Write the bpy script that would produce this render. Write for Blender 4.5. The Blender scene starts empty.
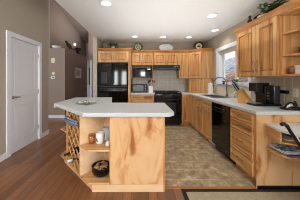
import bpy, bmesh, math, random
from mathutils import Vector, Matrix
random.seed(7)
PI = math.pi
S = bpy.context.scene
C = S.collection

# ------------------------------------------------------------------ camera
cd = bpy.data.cameras.new('camera'); cam = bpy.data.objects.new('camera', cd); C.objects.link(cam)
cam.location = (0, 0, 1.30); cam.rotation_euler = (PI/2, 0, 0)
cd.sensor_fit = 'HORIZONTAL'; cd.sensor_width = 36; cd.lens = 36*157/300
cd.shift_x = 10/300; cd.shift_y = -20/300; cd.clip_start = 0.02
S.camera = cam
# ------------------------------------------------------------------ world, lights, exposure
W = bpy.data.worlds.new('world'); S.world = W; W.use_nodes = True
W.node_tree.nodes['Background'].inputs[0].default_value = (0.84, 0.92, 1.0, 1)
W.node_tree.nodes['Background'].inputs[1].default_value = 1.0
S.view_settings.view_transform = 'Standard'; S.view_settings.look = 'None'
S.view_settings.gamma = 1; S.view_settings.use_curve_mapping = False
S.view_settings.exposure = 0.54
S.cycles.filter_width = 1.0
def area(name, loc, rot, sx, sy, energy, col=(1, 1, 1)):
    l = bpy.data.lights.new(name, 'AREA'); l.shape = 'RECTANGLE'; l.size = sx; l.size_y = sy
    l.energy = energy; l.color = col
    o = bpy.data.objects.new(name, l); C.objects.link(o); o.location = loc; o.rotation_euler = rot
    return o
# daylight through the kitchen window and the windows of the rear wall
area('window_sky_light', (5.2, 2.9, 4.6), (0, math.radians(46), 0), 3.5, 3.5, 330, (0.92, 0.97, 1.0))
area('right_fill_light', (3.55, -1.5, 1.0), (0, math.radians(110), 0), 1.8, 3.4, 90, (0.97, 0.98, 1.0))   # added fill at the open right side, tilted up to brighten the ceiling
for wx in (-2.9, -1.93, -1.25, 0.25, 1.5):
    area('rear_window_daylight', (wx, -3.75, 1.45), (math.radians(105), 0, 0), 0.34, 1.1, 22, (0.96, 0.98, 1.0))
area('vault_fill_light', (-2.0, -3.58, 3.4), (PI/2, 0, 0), 1.6, 0.9, 260, (1.0, 0.98, 0.95))  # unseen source added to brighten the vaulted room
# added fill lights without lamp bodies: large soft sources brightening the ceilings
area('ceiling_fill', (1.0, -0.9, 1.8), (PI, 0, 0), 2.6, 2.0, 46, (0.96, 0.985, 1.0))
area('ceiling_fill', (0.55, 3.0, 1.8), (PI, 0, 0), 2.2, 2.6, 13, (0.96, 0.985, 1.0))
area('ceiling_fill', (-1.95, 6.3, 2.5), (PI, 0, 0), 0.7, 2.6, 17, (1.0, 0.98, 0.97))
CANS = [(-.53, 2.447), (-.137, 4.31), (.64, 4.36), (1.36, 4.38), (1.335, 2.91), (1.80, 3.77)]

# ------------------------------------------------------------------ materials
def srgb(r, g, b):
    f = lambda c: (c/255/12.92) if c/255 <= .04045 else ((c/255+.055)/1.055)**2.4
    return (f(r), f(g), f(b), 1)
def mat(name, col, rough=.5, metal=0, spec=.5, coat=0):
    m = bpy.data.materials.new(name); m.use_nodes = True
    b = m.node_tree.nodes['Principled BSDF']
    b.inputs['Base Color'].default_value = srgb(*col); b.inputs['Roughness'].default_value = rough
    b.inputs['Metallic'].default_value = metal; b.inputs['Specular IOR Level'].default_value = spec
    b.inputs['Coat Weight'].default_value = coat
    return m
def nodes(m): return m.node_tree.nodes, m.node_tree.links, m.node_tree.nodes['Principled BSDF']
def ramp(N, stops):
    r = N.new('ShaderNodeValToRGB'); e = r.color_ramp.elements
    while len(e) < len(stops): e.new(.5)
    for i, (p, c) in enumerate(stops): e[i].position = p; e[i].color = srgb(*c)
    return r
def noisy(name, stops, scale=(1, 1, 1), nscale=5, detail=4, rough=.5, spec=.5, dist=0, bump=0, rnd=False):
    m = mat(name, stops[0][1], rough, 0, spec); N, L, b = nodes(m)
    tc = N.new('ShaderNodeTexCoord'); mp = N.new('ShaderNodeMapping'); mp.inputs['Scale'].default_value = scale
    L.new(tc.outputs['Object'], mp.inputs[0])
    if rnd:
        oi = N.new('ShaderNodeObjectInfo'); mu = N.new('ShaderNodeMath'); mu.operation = 'MULTIPLY'; mu.inputs[1].default_value = 17
        L.new(oi.outputs['Random'], mu.inputs[0]); L.new(mu.outputs[0], mp.inputs['Location'])
    n = N.new('ShaderNodeTexNoise'); n.inputs['Scale'].default_value = nscale; n.inputs['Detail'].default_value = detail
    n.inputs['Distortion'].default_value = dist
    L.new(mp.outputs[0], n.inputs['Vector'])
    r = ramp(N, stops); L.new(n.outputs['Fac'], r.inputs[0]); L.new(r.outputs[0], b.inputs['Base Color'])
    if bump:
        bu = N.new('ShaderNodeBump'); bu.inputs['Strength'].default_value = bump; bu.inputs['Distance'].default_value = .01
        L.new(n.outputs['Fac'], bu.inputs['Height']); L.new(bu.outputs[0], b.inputs['Normal'])
    return m
def wood(name, stops, scale=(14, 14, .8), rough=.38):
    return noisy(name, stops, scale, 1.3, 4, rough, .4, .6, 0, True)
HONEY = [(.30, (158, 102, 56)), (.42, (196, 142, 86)), (.55, (211, 164, 108)), (.70, (225, 186, 134))]
WOOD = wood('hickory_upright', HONEY)
WOODH = wood('hickory_sideways', HONEY, (.8, 14, 14))
WOODY = wood('hickory_lengthways', HONEY, (14, .8, 14))
HEARTC = [(.30, (144, 88, 44)), (.42, (186, 128, 72)), (.55, (203, 150, 92)), (.70, (219, 174, 116))]
HEART = wood('hickory_heart_upright', HEARTC); HEARTH = wood('hickory_heart_sideways', HEARTC, (.8, 14, 14))
PANEL = noisy('hickory_figured_veneer', [(.34, (160, 98, 52)), (.42, (200, 146, 94)), (.50, (217, 176, 128)), (.8, (226, 190, 148))],
              (4, 4, 1.3), 1.3, 6, .4, .4, 1.5, 0, True)
PALE = noisy('pale_birch', [(.3, (214, 178, 136)), (.7, (230, 200, 160))], (.6, 6, 6), 2, 3, .5, .3)
CROWN = wood('crown_stain', [(.3, (156, 100, 50)), (.6, (194, 138, 76))], (2, 2, 9))
COUNTER = noisy('speckled_laminate', [(.3, (196, 201, 203)), (.5, (204, 209, 210)), (.7, (211, 215, 216))], (1, 1, 1), 160, 2, .32, .45)
DESKTOP = noisy('desk_laminate', [(.3, (212, 211, 202)), (.7, (224, 223, 214))], (1, 1, 1), 160, 2, .4, .4)
CEIL = noisy('textured_ceiling', [(.3, (224, 223, 220)), (.7, (232, 231, 228))], (1, 1, 1), 60, 3, .9, .1, 0, .25)
BEIGE = mat('beige_paint', (178, 168, 153), .85, 0, .2)
TAUPE = mat('taupe_paint', (150, 132, 120), .85, 0, .2)
KWALL = mat('greige_paint', (176, 163, 146), .85, 0, .2)
WHITE = mat('white_trim_paint', (226, 229, 234), .45)
BLACK = mat('gloss_black', (8, 8, 9), .07, 0, .35)
BLACKM = mat('satin_black', (16, 16, 17), .38, 0, .4)
GREYM = mat('graphite_metal', (70, 74, 80), .35, .6)
IRON = mat('cast_iron', (22, 22, 23), .6)
STEEL = mat('brushed_steel', (176, 178, 180), .3, 1)
NICKEL = mat('satin_nickel', (138, 136, 133), .35, 1)
CHROME = mat('chrome', (190, 192, 196), .12, 1)
DKGLASS = mat('dark_glass', (40, 46, 50), .06, 0, .6)
IVORY = mat('ivory_plastic', (226, 214, 180), .45)
WPLAST = mat('white_plastic', (232, 232, 230), .4)
CERAM = mat('white_ceramic', (236, 236, 234), .2)
GREYC = mat('grey_ceramic', (116, 124, 134), .3)
PAPER = mat('paper_white', (236, 234, 228), .9)
NAVY = mat('navy_print', (36, 46, 120), .4)
DKBROWN = mat('dark_brown', (52, 30, 22), .6)
BRASS = mat('antique_brass', (150, 120, 70), .35, 1)
def glass(name, tint=(1, 1, 1), refl=.08):
    m = bpy.data.materials.new(name); m.use_nodes = True; N = m.node_tree.nodes; L = m.node_tree.links; N.clear()
    t = N.new('ShaderNodeBsdfTransparent'); t.inputs[0].default_value = (*tint, 1)
    g = N.new('ShaderNodeBsdfGlossy'); g.inputs['Roughness'].default_value = .03
    x = N.new('ShaderNodeMixShader'); x.inputs[0].default_value = refl; o = N.new('ShaderNodeOutputMaterial')
    L.new(t.outputs[0], x.inputs[1]); L.new(g.outputs[0], x.inputs[2]); L.new(x.outputs[0], o.inputs[0])
    return m
PANE = glass('window_pane'); AMBER = glass('amber_glass', (.95, .84, .72), .1); CLEAR = glass('clear_glass', (.86, .9, .88), .14)
def emis(name, col, s):
    m = bpy.data.materials.new(name); m.use_nodes = True; b = m.node_tree.nodes['Principled BSDF']
    b.inputs['Base Color'].default_value = (1, 1, 1, 1)
    b.inputs['Emission Color'].default_value = srgb(*col); b.inputs['Emission Strength'].default_value = s
    return m
LAMP = emis('lamp_glow', (255, 250, 240), 1.6)
def brick(name, c1, c2, mortar, bw, bh, off, msize, rot=(0, 0, 0), rough=.4, mottling=None, nscale=8, nstretch=(1, 1, 1), fac=.6, loc=(0, 0, 0), spec=.5):
    m = mat(name, c1, rough, 0, spec); N, L, b = nodes(m)
    tc = N.new('ShaderNodeTexCoord'); mp = N.new('ShaderNodeMapping'); mp.inputs['Rotation'].default_value = rot if rot != 'side' else (0, 0, 0); mp.inputs['Location'].default_value = loc
    L.new(tc.outputs['Object'], mp.inputs[0])
    if rot == 'side':
        mp.inputs['Rotation'].default_value = (0, 0, 0); sx = N.new('ShaderNodeSeparateXYZ'); cx = N.new('ShaderNodeCombineXYZ')
        L.new(tc.outputs['Object'], sx.inputs[0]); L.new(sx.outputs['Y'], cx.inputs['X']); L.new(sx.outputs['Z'], cx.inputs['Y']); L.new(cx.outputs[0], mp.inputs[0])
    k = N.new('ShaderNodeTexBrick'); k.offset = off; k.inputs['Scale'].default_value = 1
    k.inputs['Brick Width'].default_value = bw; k.inputs['Row Height'].default_value = bh
    k.inputs['Mortar Size'].default_value = msize; k.inputs['Mortar Smooth'].default_value = .2; k.inputs['Bias'].default_value = 0
    k.inputs['Color1'].default_value = srgb(*c1); k.inputs['Color2'].default_value = srgb(*c2); k.inputs['Mortar'].default_value = srgb(*mortar)
    L.new(mp.outputs[0], k.inputs['Vector'])
    out = k.outputs['Color']
    if mottling:
        mq = N.new('ShaderNodeMapping'); mq.inputs['Scale'].default_value = nstretch; L.new(mp.outputs[0], mq.inputs[0])
        n = N.new('ShaderNodeTexNoise'); n.inputs['Scale'].default_value = nscale; n.inputs['Detail'].default_value = 6
        n.inputs['Roughness'].default_value = .65
        L.new(mq.outputs[0], n.inputs['Vector']); r = ramp(N, mottling); L.new(n.outputs['Fac'], r.inputs[0])
        x = N.new('ShaderNodeMix'); x.data_type = 'RGBA'; x.inputs[0].default_value = fac
        L.new(out, x.inputs[6]); L.new(r.outputs[0], x.inputs[7]); out = x.outputs[2]
    L.new(out, b.inputs['Base Color'])
    return m
PLANK = brick('walnut_planks', (92, 57, 34), (158, 108, 70), (44, 27, 17), 1.0, .098, .43, .0042, (0, 0, PI/2), .3,
              [(.3, (84, 51, 30)), (.7, (156, 106, 70))], 3, (1, 14, 1), .45)
TILE = brick('slate_vinyl_tiles', (150, 128, 98), (184, 164, 134), (212, 198, 172), .30, .225, .5, .010, (0, 0, 0), .35,
             [(.34, (92, 70, 46)), (.46, (152, 128, 96)), (.55, (174, 156, 128)), (.66, (222, 210, 188))], 9, (1, 1, 1), .6, (-.04, -.02, 0))
SPLASHX = brick('stone_tile_back', (192, 186, 174), (204, 197, 185), (228, 224, 214), .15, .15, 0, .006, (PI/2, 0, 0), .4,
                [(.3, (174, 167, 154)), (.7, (214, 208, 196))], 12, (1, 1, 1), .4, (0, .059, 0))
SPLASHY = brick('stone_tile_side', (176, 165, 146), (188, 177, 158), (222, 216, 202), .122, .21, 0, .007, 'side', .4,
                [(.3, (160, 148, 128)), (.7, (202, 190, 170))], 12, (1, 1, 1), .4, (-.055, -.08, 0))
MATW = brick('woven_mat', (172, 158, 132), (188, 174, 148), (140, 128, 106), .02, .012, .5, .002, (0, 0, 0), .9,
             [(.3, (150, 138, 114)), (.7, (196, 182, 156))], 30, (1, 1, 1), .4)

# ------------------------------------------------------------------ mesh helpers
class MB:
    def __init__(self): self.bm = bmesh.new(); self.mi = 0
    def face(self, vs):
        try:
            f = self.bm.faces.new(vs); f.material_index = self.mi; return f
        except ValueError: return None
    def hexa(self, p):
        v = [self.bm.verts.new(q) for q in p]
        for i in ((0, 3, 2, 1), (4, 5, 6, 7), (0, 1, 5, 4), (1, 2, 6, 5), (2, 3, 7, 6), (3, 0, 4, 7)): self.face([v[k] for k in i])
        return self
    def box(self, x0, x1, y0, y1, z0, z1):
        return self.hexa([(x0, y0, z0), (x1, y0, z0), (x1, y1, z0), (x0, y1, z0), (x0, y0, z1), (x1, y0, z1), (x1, y1, z1), (x0, y1, z1)])
    def obox(self, c, ux, uy, uz):      # half-axis vectors
        c, ux, uy, uz = map(Vector, (c, ux, uy, uz))
        return self.hexa([c-ux-uy-uz, c+ux-uy-uz, c+ux+uy-uz, c-ux+uy-uz, c-ux-uy+uz, c+ux-uy+uz, c+ux+uy+uz, c-ux+uy+uz])
    def prism(self, poly, z0, z1):
        a = sum(poly[i][0]*poly[(i+1) % len(poly)][1]-poly[(i+1) % len(poly)][0]*poly[i][1] for i in range(len(poly)))
        if a < 0: poly = poly[::-1]
        lo = [self.bm.verts.new((x, y, z0)) for x, y in poly]; hi = [self.bm.verts.new((x, y, z1)) for x, y in poly]
        self.face(lo[::-1]); self.face(hi); n = len(poly)
        for i in range(n): self.face([lo[i], lo[(i+1) % n], hi[(i+1) % n], hi[i]])
        return self
    def tube(self, pts, r, n=10, cap=True):
        pts = [Vector(p) for p in pts]; rs = r if isinstance(r, (list, tuple)) else [r]*len(pts)
        rings = []; up = Vector((0, 0, 1)); prev = None
        for i, p in enumerate(pts):
            t = (pts[min(i+1, len(pts)-1)]-pts[max(i-1, 0)]).normalized()
            if prev is None:
                a = up if abs(t.z) < .9 else Vector((1, 0, 0)); x = t.cross(a).normalized()
            else: x = (prev-t*prev.dot(t)).normalized()
            y = t.cross(x); prev = x
            rings.append([self.bm.verts.new(p+(x*math.cos(2*PI*k/n)+y*math.sin(2*PI*k/n))*rs[i]) for k in range(n)])
        for a, b in zip(rings, rings[1:]):
            for k in range(n): self.face([a[k], a[(k+1) % n], b[(k+1) % n], b[k]])
        if cap: self.face(rings[0][::-1]); self.face(rings[-1])
        return self
    def lathe(self, prof, c=(0, 0, 0), n=24, rot=None):
        c = Vector(c); R = rot or Matrix.Identity(3); rings = []
        for r, z in prof:
            if r < 1e-5: rings.append([self.bm.verts.new(c+R@Vector((0, 0, z)))])
            else: rings.append([self.bm.verts.new(c+R@Vector((r*math.cos(2*PI*k/n), r*math.sin(2*PI*k/n), z))) for k in range(n)])
        for a, b in zip(rings, rings[1:]):
            for k in range(n):
                if len(a) == 1 and len(b) > 1: self.face([a[0], b[(k+1) % n], b[k]])
                elif len(b) == 1 and len(a) > 1: self.face([a[k], a[(k+1) % n], b[0]])
                elif len(a) > 1: self.face([a[k], a[(k+1) % n], b[(k+1) % n], b[k]])
        return self
    def ball(self, c, r, n=12, m=8, jit=0):
        rr = r if isinstance(r, (list, tuple)) else (r, r, r); c = Vector(c); rings = []
        for i in range(m+1):
            th = PI*i/m
            if i in (0, m): rings.append([self.bm.verts.new(c+Vector((0, 0, rr[2]*math.cos(th))))]); continue
            rings.append([self.bm.verts.new(c+Vector((rr[0]*math.sin(th)*math.cos(2*PI*k/n), rr[1]*math.sin(th)*math.sin(2*PI*k/n), rr[2]*math.cos(th)))*(1+random.uniform(-jit, jit))) for k in range(n)])
        for a, b in zip(rings, rings[1:]):
            for k in range(n):
                if len(a) == 1: self.face([a[0], b[k], b[(k+1) % n]])
                elif len(b) == 1: self.face([a[k], b[0], a[(k+1) % n]])
                else: self.face([a[k], b[k], b[(k+1) % n], a[(k+1) % n]])
        return self
    def sweep(self, prof, path):        # prof: (outwards, z) closed; path: 2-D points, outwards is to the right of travel
        n = len(path); rings = []
        P = [Vector((p[0], p[1])) for p in path]
        def nr(a, b): d = (b-a).normalized(); return Vector((d.y, -d.x))
        for i, p in enumerate(P):
            if i == 0: m = nr(P[0], P[1]); k = 1
            elif i == n-1: m = nr(P[-2], P[-1]); k = 1
            else:
                a, b = nr(P[i-1], P[i]), nr(P[i], P[i+1]); m = (a+b).normalized(); k = 1/max(.3, m.dot(a))
            rings.append([self.bm.verts.new((p.x+m.x*o*k, p.y+m.y*o*k, z)) for o, z in prof])
        q = len(prof)
        for a, b in zip(rings, rings[1:]):
            for j in range(q): self.face([a[j], a[(j+1) % q], b[(j+1) % q], b[j]])
        self.face(rings[0]); self.face(rings[-1][::-1])
        return self
    def leaf(self, p, d, ln, w, droop=.3):
        p = Vector(p); d = Vector(d).normalized(); s = d.cross(Vector((0, 0, 1)))
        if s.length < .1: s = Vector((1, 0, 0))
        s.normalize(); nrm = s.cross(d)
        a = [p]; mid = p+d*ln*.5+nrm*.1*ln; tip = p+d*ln-Vector((0, 0, 1))*droop*ln
        v = [self.bm.verts.new(q) for q in (p, mid+s*w/2-nrm*.08*ln, tip, mid-s*w/2-nrm*.08*ln, mid)]
        self.face([v[0], v[1], v[4]]); self.face([v[1], v[2], v[4]]); self.face([v[2], v[3], v[4]]); self.face([v[3], v[0], v[4]])
        return self

ROOT = {}
def thing(name, label, cat, loc=(0, 0, 0), rz=0, group=None):
    o = bpy.data.objects.new(name, None); C.objects.link(o); o.empty_display_size = .1
    o.location = loc; o.rotation_euler = (0, 0, rz); o['label'] = label; o['category'] = cat
    if group: o['group'] = group
    ROOT[o.name] = (Matrix.Translation(loc) @ Matrix.Rotation(rz, 4, 'Z')).inverted()
    return o
def tag(o, label, cat, group=None):
    o['label'] = label; o['category'] = cat
    if group: o['group'] = group
    return o
def obj(name, mb, m, parent=None, world=True, bevel=0, smooth=False, keep=False, label=None):
    bm = mb.bm
    bmesh.ops.recalc_face_normals(bm, faces=bm.faces)
    loc = None
    if parent is not None:
        if world: bm.transform(ROOT[parent.name])
    elif not keep:
        xs = [v.co for v in bm.verts]
        loc = Vector(((min(v.x for v in xs)+max(v.x for v in xs))/2, (min(v.y for v in xs)+max(v.y for v in xs))/2, min(v.z for v in xs)))
        bm.transform(Matrix.Translation(-loc))
    me = bpy.data.meshes.new(name); bm.to_mesh(me); bm.free()
    for k in (m if isinstance(m, (list, tuple)) else [m]): me.materials.append(k)
    o = bpy.data.objects.new(name, me); C.objects.link(o)
    if loc is not None: o.location = loc; ROOT[o.name] = Matrix.Translation(loc).inverted()
    elif parent is not None: o.parent = parent; ROOT[o.name] = ROOT[parent.name]
    else: ROOT[o.name] = Matrix.Identity(4)
    if bevel:
        b = o.modifiers.new('bevel', 'BEVEL'); b.width = bevel; b.segments = 2; b.limit_method = 'ANGLE'; b.angle_limit = .7
    if smooth:
        for p in me.polygons: p.use_smooth = True
    if label: o['label'] = label
    return o
def struct(name, mb, m, parent=None, bevel=0, **k):
    o = obj(name, mb, m, parent, True, bevel, keep=parent is None, **k)
    if parent is None: o['kind'] = 'structure'
    return o
def arc(c, r, a0, a1, n, plane='xz'):
    out = []
    for i in range(n+1):
        a = a0+(a1-a0)*i/n; u, v = r*math.cos(a), r*math.sin(a)
        out.append((c[0]+u, c[1], c[2]+v) if plane == 'xz' else (c[0], c[1]+u, c[2]+v) if plane == 'yz' else (c[0]+u, c[1]+v, c[2]))
    return out

# ------------------------------------------------------------------ setting
RX, BY, CZ = 2.08, 5.10, 2.50      # right wall, back wall, kitchen ceiling
struct('floor', MB().box(-4.5, .286, -3.6, 2.58, -.08, 0).box(-4.5, -.45, 2.58, 10, -.08, 0).box(.286, 3.6, -3.6, 1.875, -.08, 0), PLANK)
struct('floor_tile', MB().box(.286, RX+.16, 1.91, BY+.1, -.08, 0).box(-.45, .286, 2.58, BY+.1, -.08, 0), TILE)
struct('trim_threshold', MB().box(.286, 1.40, 1.875, 1.91, -.08, .006), wood('threshold_oak', [(.3, (150, 98, 58)), (.7, (186, 132, 86))], (.7, 9, 9)), bevel=.003)
struct('ceiling', MB().box(-1.28, 3.6, -3.6, BY+.1, CZ, CZ+.1), CEIL)
# vaulted ceiling over the neighbouring room, slopes down with distance
def vz(y): return 4.13-.214*(y-6.18)
mb = MB(); mb.hexa([(-4.5, -3.6, vz(-3.6)), (-1.28, -3.6, vz(-3.6)), (-1.28, 10, vz(10)), (-4.5, 10, vz(10)),
                    (-4.5, -3.6, vz(-3.6)+.1), (-1.28, -3.6, vz(-3.6)+.1), (-1.28, 10, vz(10)+.1), (-4.5, 10, vz(10)+.1)])
struct('ceiling_vault', mb, mat('vault_paint', (150, 138, 130), .9, 0, .1))
struct('wall_fascia', MB().box(-1.28, -1.22, -3.6, BY+.1, CZ+.1, 6.4), KWALL)
struct('wall_back', MB().box(-1.2, RX+.16, BY, BY+.1, 0, CZ), KWALL)
struct('wall_fridge', MB().box(-1.315, -1.20, 4.38, BY+.1, 0, CZ+.0), BEIGE, bevel=.006)
WY0, WY1, WZ0, WZ1 = 3.0, 4.17, 1.17, 2.05
struct('wall_right', MB().box(RX, RX+.16, .3, WY0, 0, CZ).box(RX, RX+.16, WY1, BY, 0, CZ).box(RX, RX+.16, WY0, WY1, 0, WZ0).box(RX, RX+.16, WY0, WY1, WZ1, CZ), KWALL)
struct('wall_left', MB().box(-2.36, -2.22, -3.6, 2.66, 0, 6.2).box(-2.36, -2.22, 3.47, 3.81, 0, 5.2).box(-2.36, -2.22, 2.66, 3.47, 2.07, 6.0), BEIGE)
rear = MB(); xs = [-4.5]
for wx in (-2.9, -1.93, -1.25, 0.25, 1.5): xs += [wx-.19, wx+.19]
xs.append(3.6)
for i in range(0, len(xs), 2): rear.box(xs[i], xs[i+1], -3.5, -3.4, 0, 2.5)
for i in range(1, len(xs)-1, 2): rear.box(xs[i], xs[i+1], -3.5, -3.4, 0, .95).box(xs[i], xs[i+1], -3.5, -3.4, 2.12, 2.5)
rear.box(-4.5, -2.9, -3.5, -3.4, 2.5, 6.4).box(-1.1, -1.2, -3.5, -3.4, 2.5, 6.4).box(-2.9, -1.1, -3.5, -3.4, 2.5, 2.9).box(-2.9, -1.1, -3.5, -3.4, 3.9, 6.4)
struct('wall_rear', rear, BEIGE)
# partition with a plant ledge on top, the tall wall behind it and the hallway's end wall
struct('wall_partition', MB().box(-4.4, -2.57, 5.37, 5.49, 0, 2.39).box(-2.69, -2.57, 5.49, 7.62, 0, 2.39).box(-3.15, -2.69, 5.49, 7.62, 2.30, 2.39), TAUPE)
struct('wall_upper', MB().box(-3.25, -3.15, 5.5, 9.6, 2.4, vz(5.5)).box(-4.5, -3.25, 5.5, 5.6, 2.4, vz(5.5)), TAUPE)
struct('wall_far', MB().box(-4.0, -2.99, 9.2, 9.3, 0, vz(9.2)).box(-2.99, -2.82, 9.2, 9.3, 2.02, vz(9.2)).box(-2.82, -2.70, 9.2, 9.3, 0, vz(9.2)).box(-2.70, -1.1, 9.2, 9.3, 2.2, vz(9.2)), BEIGE)
struct('wall_header', MB().box(-2.569, -1.301, 7.83, 7.98, 2.3005, vz(7.98)-.01), TAUPE)
struct('wall_hall', MB().box(-4.0, -1.1, 9.9, 10, 0, 3.4), DKBROWN)
struct('wall_side', MB().box(-1.30, -1.2, BY+.1, 9.2, 0, 3.6), TAUPE)
bb = [(0, 0), (.014, 0), (.014, .085), (.008, .10), (0, .10)]
struct('baseboard_left', MB().sweep(bb, [(-2.22, 3.81), (-2.22, 3.53)][::-1][::-1]) if False else MB().box(-2.22, -2.205, 3.53, 3.825, 0, .10).box(-2.36, -2.205, 3.81, 3.825, 0, .10).box(-2.22, -2.205, -1, 2.60, 0, .10), WHITE, bevel=.003)
struct('baseboard_partition', MB().box(-4.4, -2.555, 5.355, 5.37, 0, .10).box(-2.57, -2.555, 5.37, 7.62, 0, .10), WHITE, bevel=.003)
# white panelled door in the left wall
d1 = MB().box(-2.275, -2.235, 2.70, 3.43, .008, 2.035)
door = struct('door_1', d1, WHITE)
pn = MB()
for (z0, z1) in ((.20, .86), (1.0, 1.92)):
    for (y0, y1, zz0, zz1) in ((2.80, 2.82, z0, z1), (3.31, 3.33, z0, z1), (2.80, 3.33, z0, z0+.02), (2.80, 3.33, z1-.02, z1)):
        pn.box(-2.238, -2.229, y0, y1, zz0, zz1)
    pn.box(-2.238, -2.2305, 2.85, 3.28, z0+.05, z1-.05)
obj('door_panel', pn, WHITE, door, bevel=.004)
h = MB().lathe([(0, 0), (.026, 0), (.026, .008), (.012, .012), (.012, .045), (0, .045)], (-2.235, 2.765, .99), 16, Matrix.Rotation(PI/2, 3, 'Y'))
h.tube([(-2.185, 2.765, .99), (-2.182, 2.82, .995), (-2.186, 2.88, .985)], [.010, .009, .007], 8)
obj('door_handle', h, BRASS, door, smooth=True)
hg = MB()
for z in (.28, 1.05, 1.82): hg.tube([(-2.228, 3.438, z-.045), (-2.228, 3.438, z+.045)], .007, 8)
obj('hinge', hg, NICKEL, door)
struct('trim_door', MB().box(-2.22, -2.202, 2.60, 2.69, 0, 2.13).box(-2.22, -2.202, 3.44, 3.53, 0, 2.13).box(-2.22, -2.202, 2.69, 3.44, 2.045, 2.13)
       .box(-2.30, -2.22, 2.662, 2.69, 0, 2.045).box(-2.30, -2.22, 3.44, 3.468, 0, 2.045).box(-2.30, -2.22, 2.69, 3.44, 2.045, 2.068), WHITE, bevel=.004)
# dark door and white column in the far hallway
struct('door_2', MB().box(-2.985, -2.825, 9.22, 9.26, .01, 2.01), DKBROWN)
# window in the right wall
struct('trim_window', MB().box(RX-.022, RX-.001, WY1, WY1+.09, WZ0-.02, WZ1+.09).box(RX-.022, RX-.001, WY0-.09, WY0, WZ0-.02, WZ1+.09).box(RX-.026, RX-.001, WY0-.1, WY1+.1, WZ1, WZ1+.09), WHITE, bevel=.003)
struct('trim_sill', MB().box(RX-.05, RX+.12, WY0+.002, WY1-.002, WZ0, WZ0+.02).box(RX-.05, RX-.001, WY0-.1, WY1+.1, WZ0-.004, WZ0+.02), WHITE, bevel=.004)
struct('trim_jamb', MB().box(RX, RX+.15, WY1-.012, WY1-.001, WZ0+.022, WZ1).box(RX, RX+.15, WY0+.001, WY0+.012, WZ0+.022, WZ1).box(RX, RX+.15, WY0+.012, WY1-.012, WZ1-.012, WZ1-.001), WHITE)
wf = MB(); X0, X1 = RX+.115, RX+.15
for (y0, y1, z0, z1) in ((WY1-.07, WY1-.013, 1.195, 2.03), (WY0+.013, WY0+.07, 1.195, 2.03), (3.54, 3.62, 1.195, 2.03), (WY0+.07, 3.54, 1.195, 1.25), (3.62, WY1-.07, 1.195, 1.25), (WY0+.07, 3.54, 1.98, 2.03), (3.62, WY1-.07, 1.98, 2.03)):
    wf.box(X0, X1, y0, y1, z0, z1)
win = struct('window_1', wf, WHITE, bevel=.004)
obj('pane', MB().box(X0+.015, X0+.019, 3.62, WY1-.07, 1.25, 1.98), PANE, win)
obj('pane', MB().box(X0+.015, X0+.019, WY0+.07, 3.54, 1.25, 1.98), PANE, win)
obj('latch', MB().box(X0-.02, X0, 3.56, 3.60, 1.60, 1.68), WPLAST, win, bevel=.003)
sh = MB().box(RX+.03, RX+.075, WY0+.014, WY1-.014, 1.965, 2.035)
tag(obj('window_shade', sh, mat('shade_fabric', (206, 192, 164), .8), bevel=.008), 'raised beige pleated shade at the top of the window over the sink', 'window shade')
# backsplash tiles
struct('wall_backsplash', MB().box(-.25, 1.44, BY-.012, BY-.001, .927, 1.74), SPLASHX)
struct('wall_splash_side', MB().box(RX-.010, RX-.001, 1.0, WY0-.10, .927, 1.44).box(RX-.010, RX-.001, WY0-.10, WY1+.10, .927, WZ0-.006).box(RX-.010, RX-.001, WY1+.10, 4.44, .927, 1.34), SPLASHY)
struct('trim_lit_splash', MB().box(RX-.018, RX-.0105, WY0-.08, WY1+.08, .93, WZ0-.008), mat('cream_lit_tile', (224, 214, 190), .5))  # cream board over the tile, brighter light put into its colour
struct('baseboard_island', MB().box(1.405, 2.07, 1.868, 1.882, 0, .035), BLACKM)
# outside: hillside seen through the window
hm = MB(); g = 26; grid = []
for i in range(g+1):
    row = []
    for j in range(g+1):
        x = 4.5+i*1.9; y = -4+j*3.4
        z = -1.2+.34*max(0, x-7)+.35*math.sin(x*1.3+y*.7)+.3*math.sin(y*1.9)
        row.append(hm.bm.verts.new((x, y, z)))
    grid.append(row)
for i in range(g):
    for j in range(g): hm.face([grid[i][j], grid[i+1][j], grid[i+1][j+1], grid[i][j+1]])
HILL = mat('hillside', (130, 110, 100), .95, 0, .1); N, L, b = nodes(HILL)
tc = N.new('ShaderNodeTexCoord'); n1 = N.new('ShaderNodeTexNoise'); n1.inputs['Scale'].default_value = .9; n1.inputs['Detail'].default_value = 8; n1.inputs['Roughness'].default_value = .7
L.new(tc.outputs['Object'], n1.inputs['Vector']); sp = N.new('ShaderNodeSeparateXYZ'); L.new(tc.outputs['Object'], sp.inputs[0])
r1 = ramp(N, [(.38, (96, 74, 66)), (.5, (150, 118, 106)), (.62, (196, 186, 180))]); L.new(n1.outputs['Fac'], r1.inputs[0])
r2 = ramp(N, [(.36, (110, 116, 122)), (.5, (168, 172, 178)), (.6, (226, 228, 232))]); L.new(n1.outputs['Fac'], r2.inputs[0])
mr = N.new('ShaderNodeMapRange'); mr.inputs[1].default_value = 2.6; mr.inputs[2].default_value = 4.2; L.new(sp.outputs['Z'], mr.inputs[0])
mx = N.new('ShaderNodeMix'); mx.data_type = 'RGBA'; L.new(mr.outputs[0], mx.inputs[0]); L.new(r1.outputs[0], mx.inputs[6]); L.new(r2.outputs[0], mx.inputs[7]); L.new(mx.outputs[2], b.inputs['Base Color'])
struct('hillside', hm, HILL)

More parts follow.
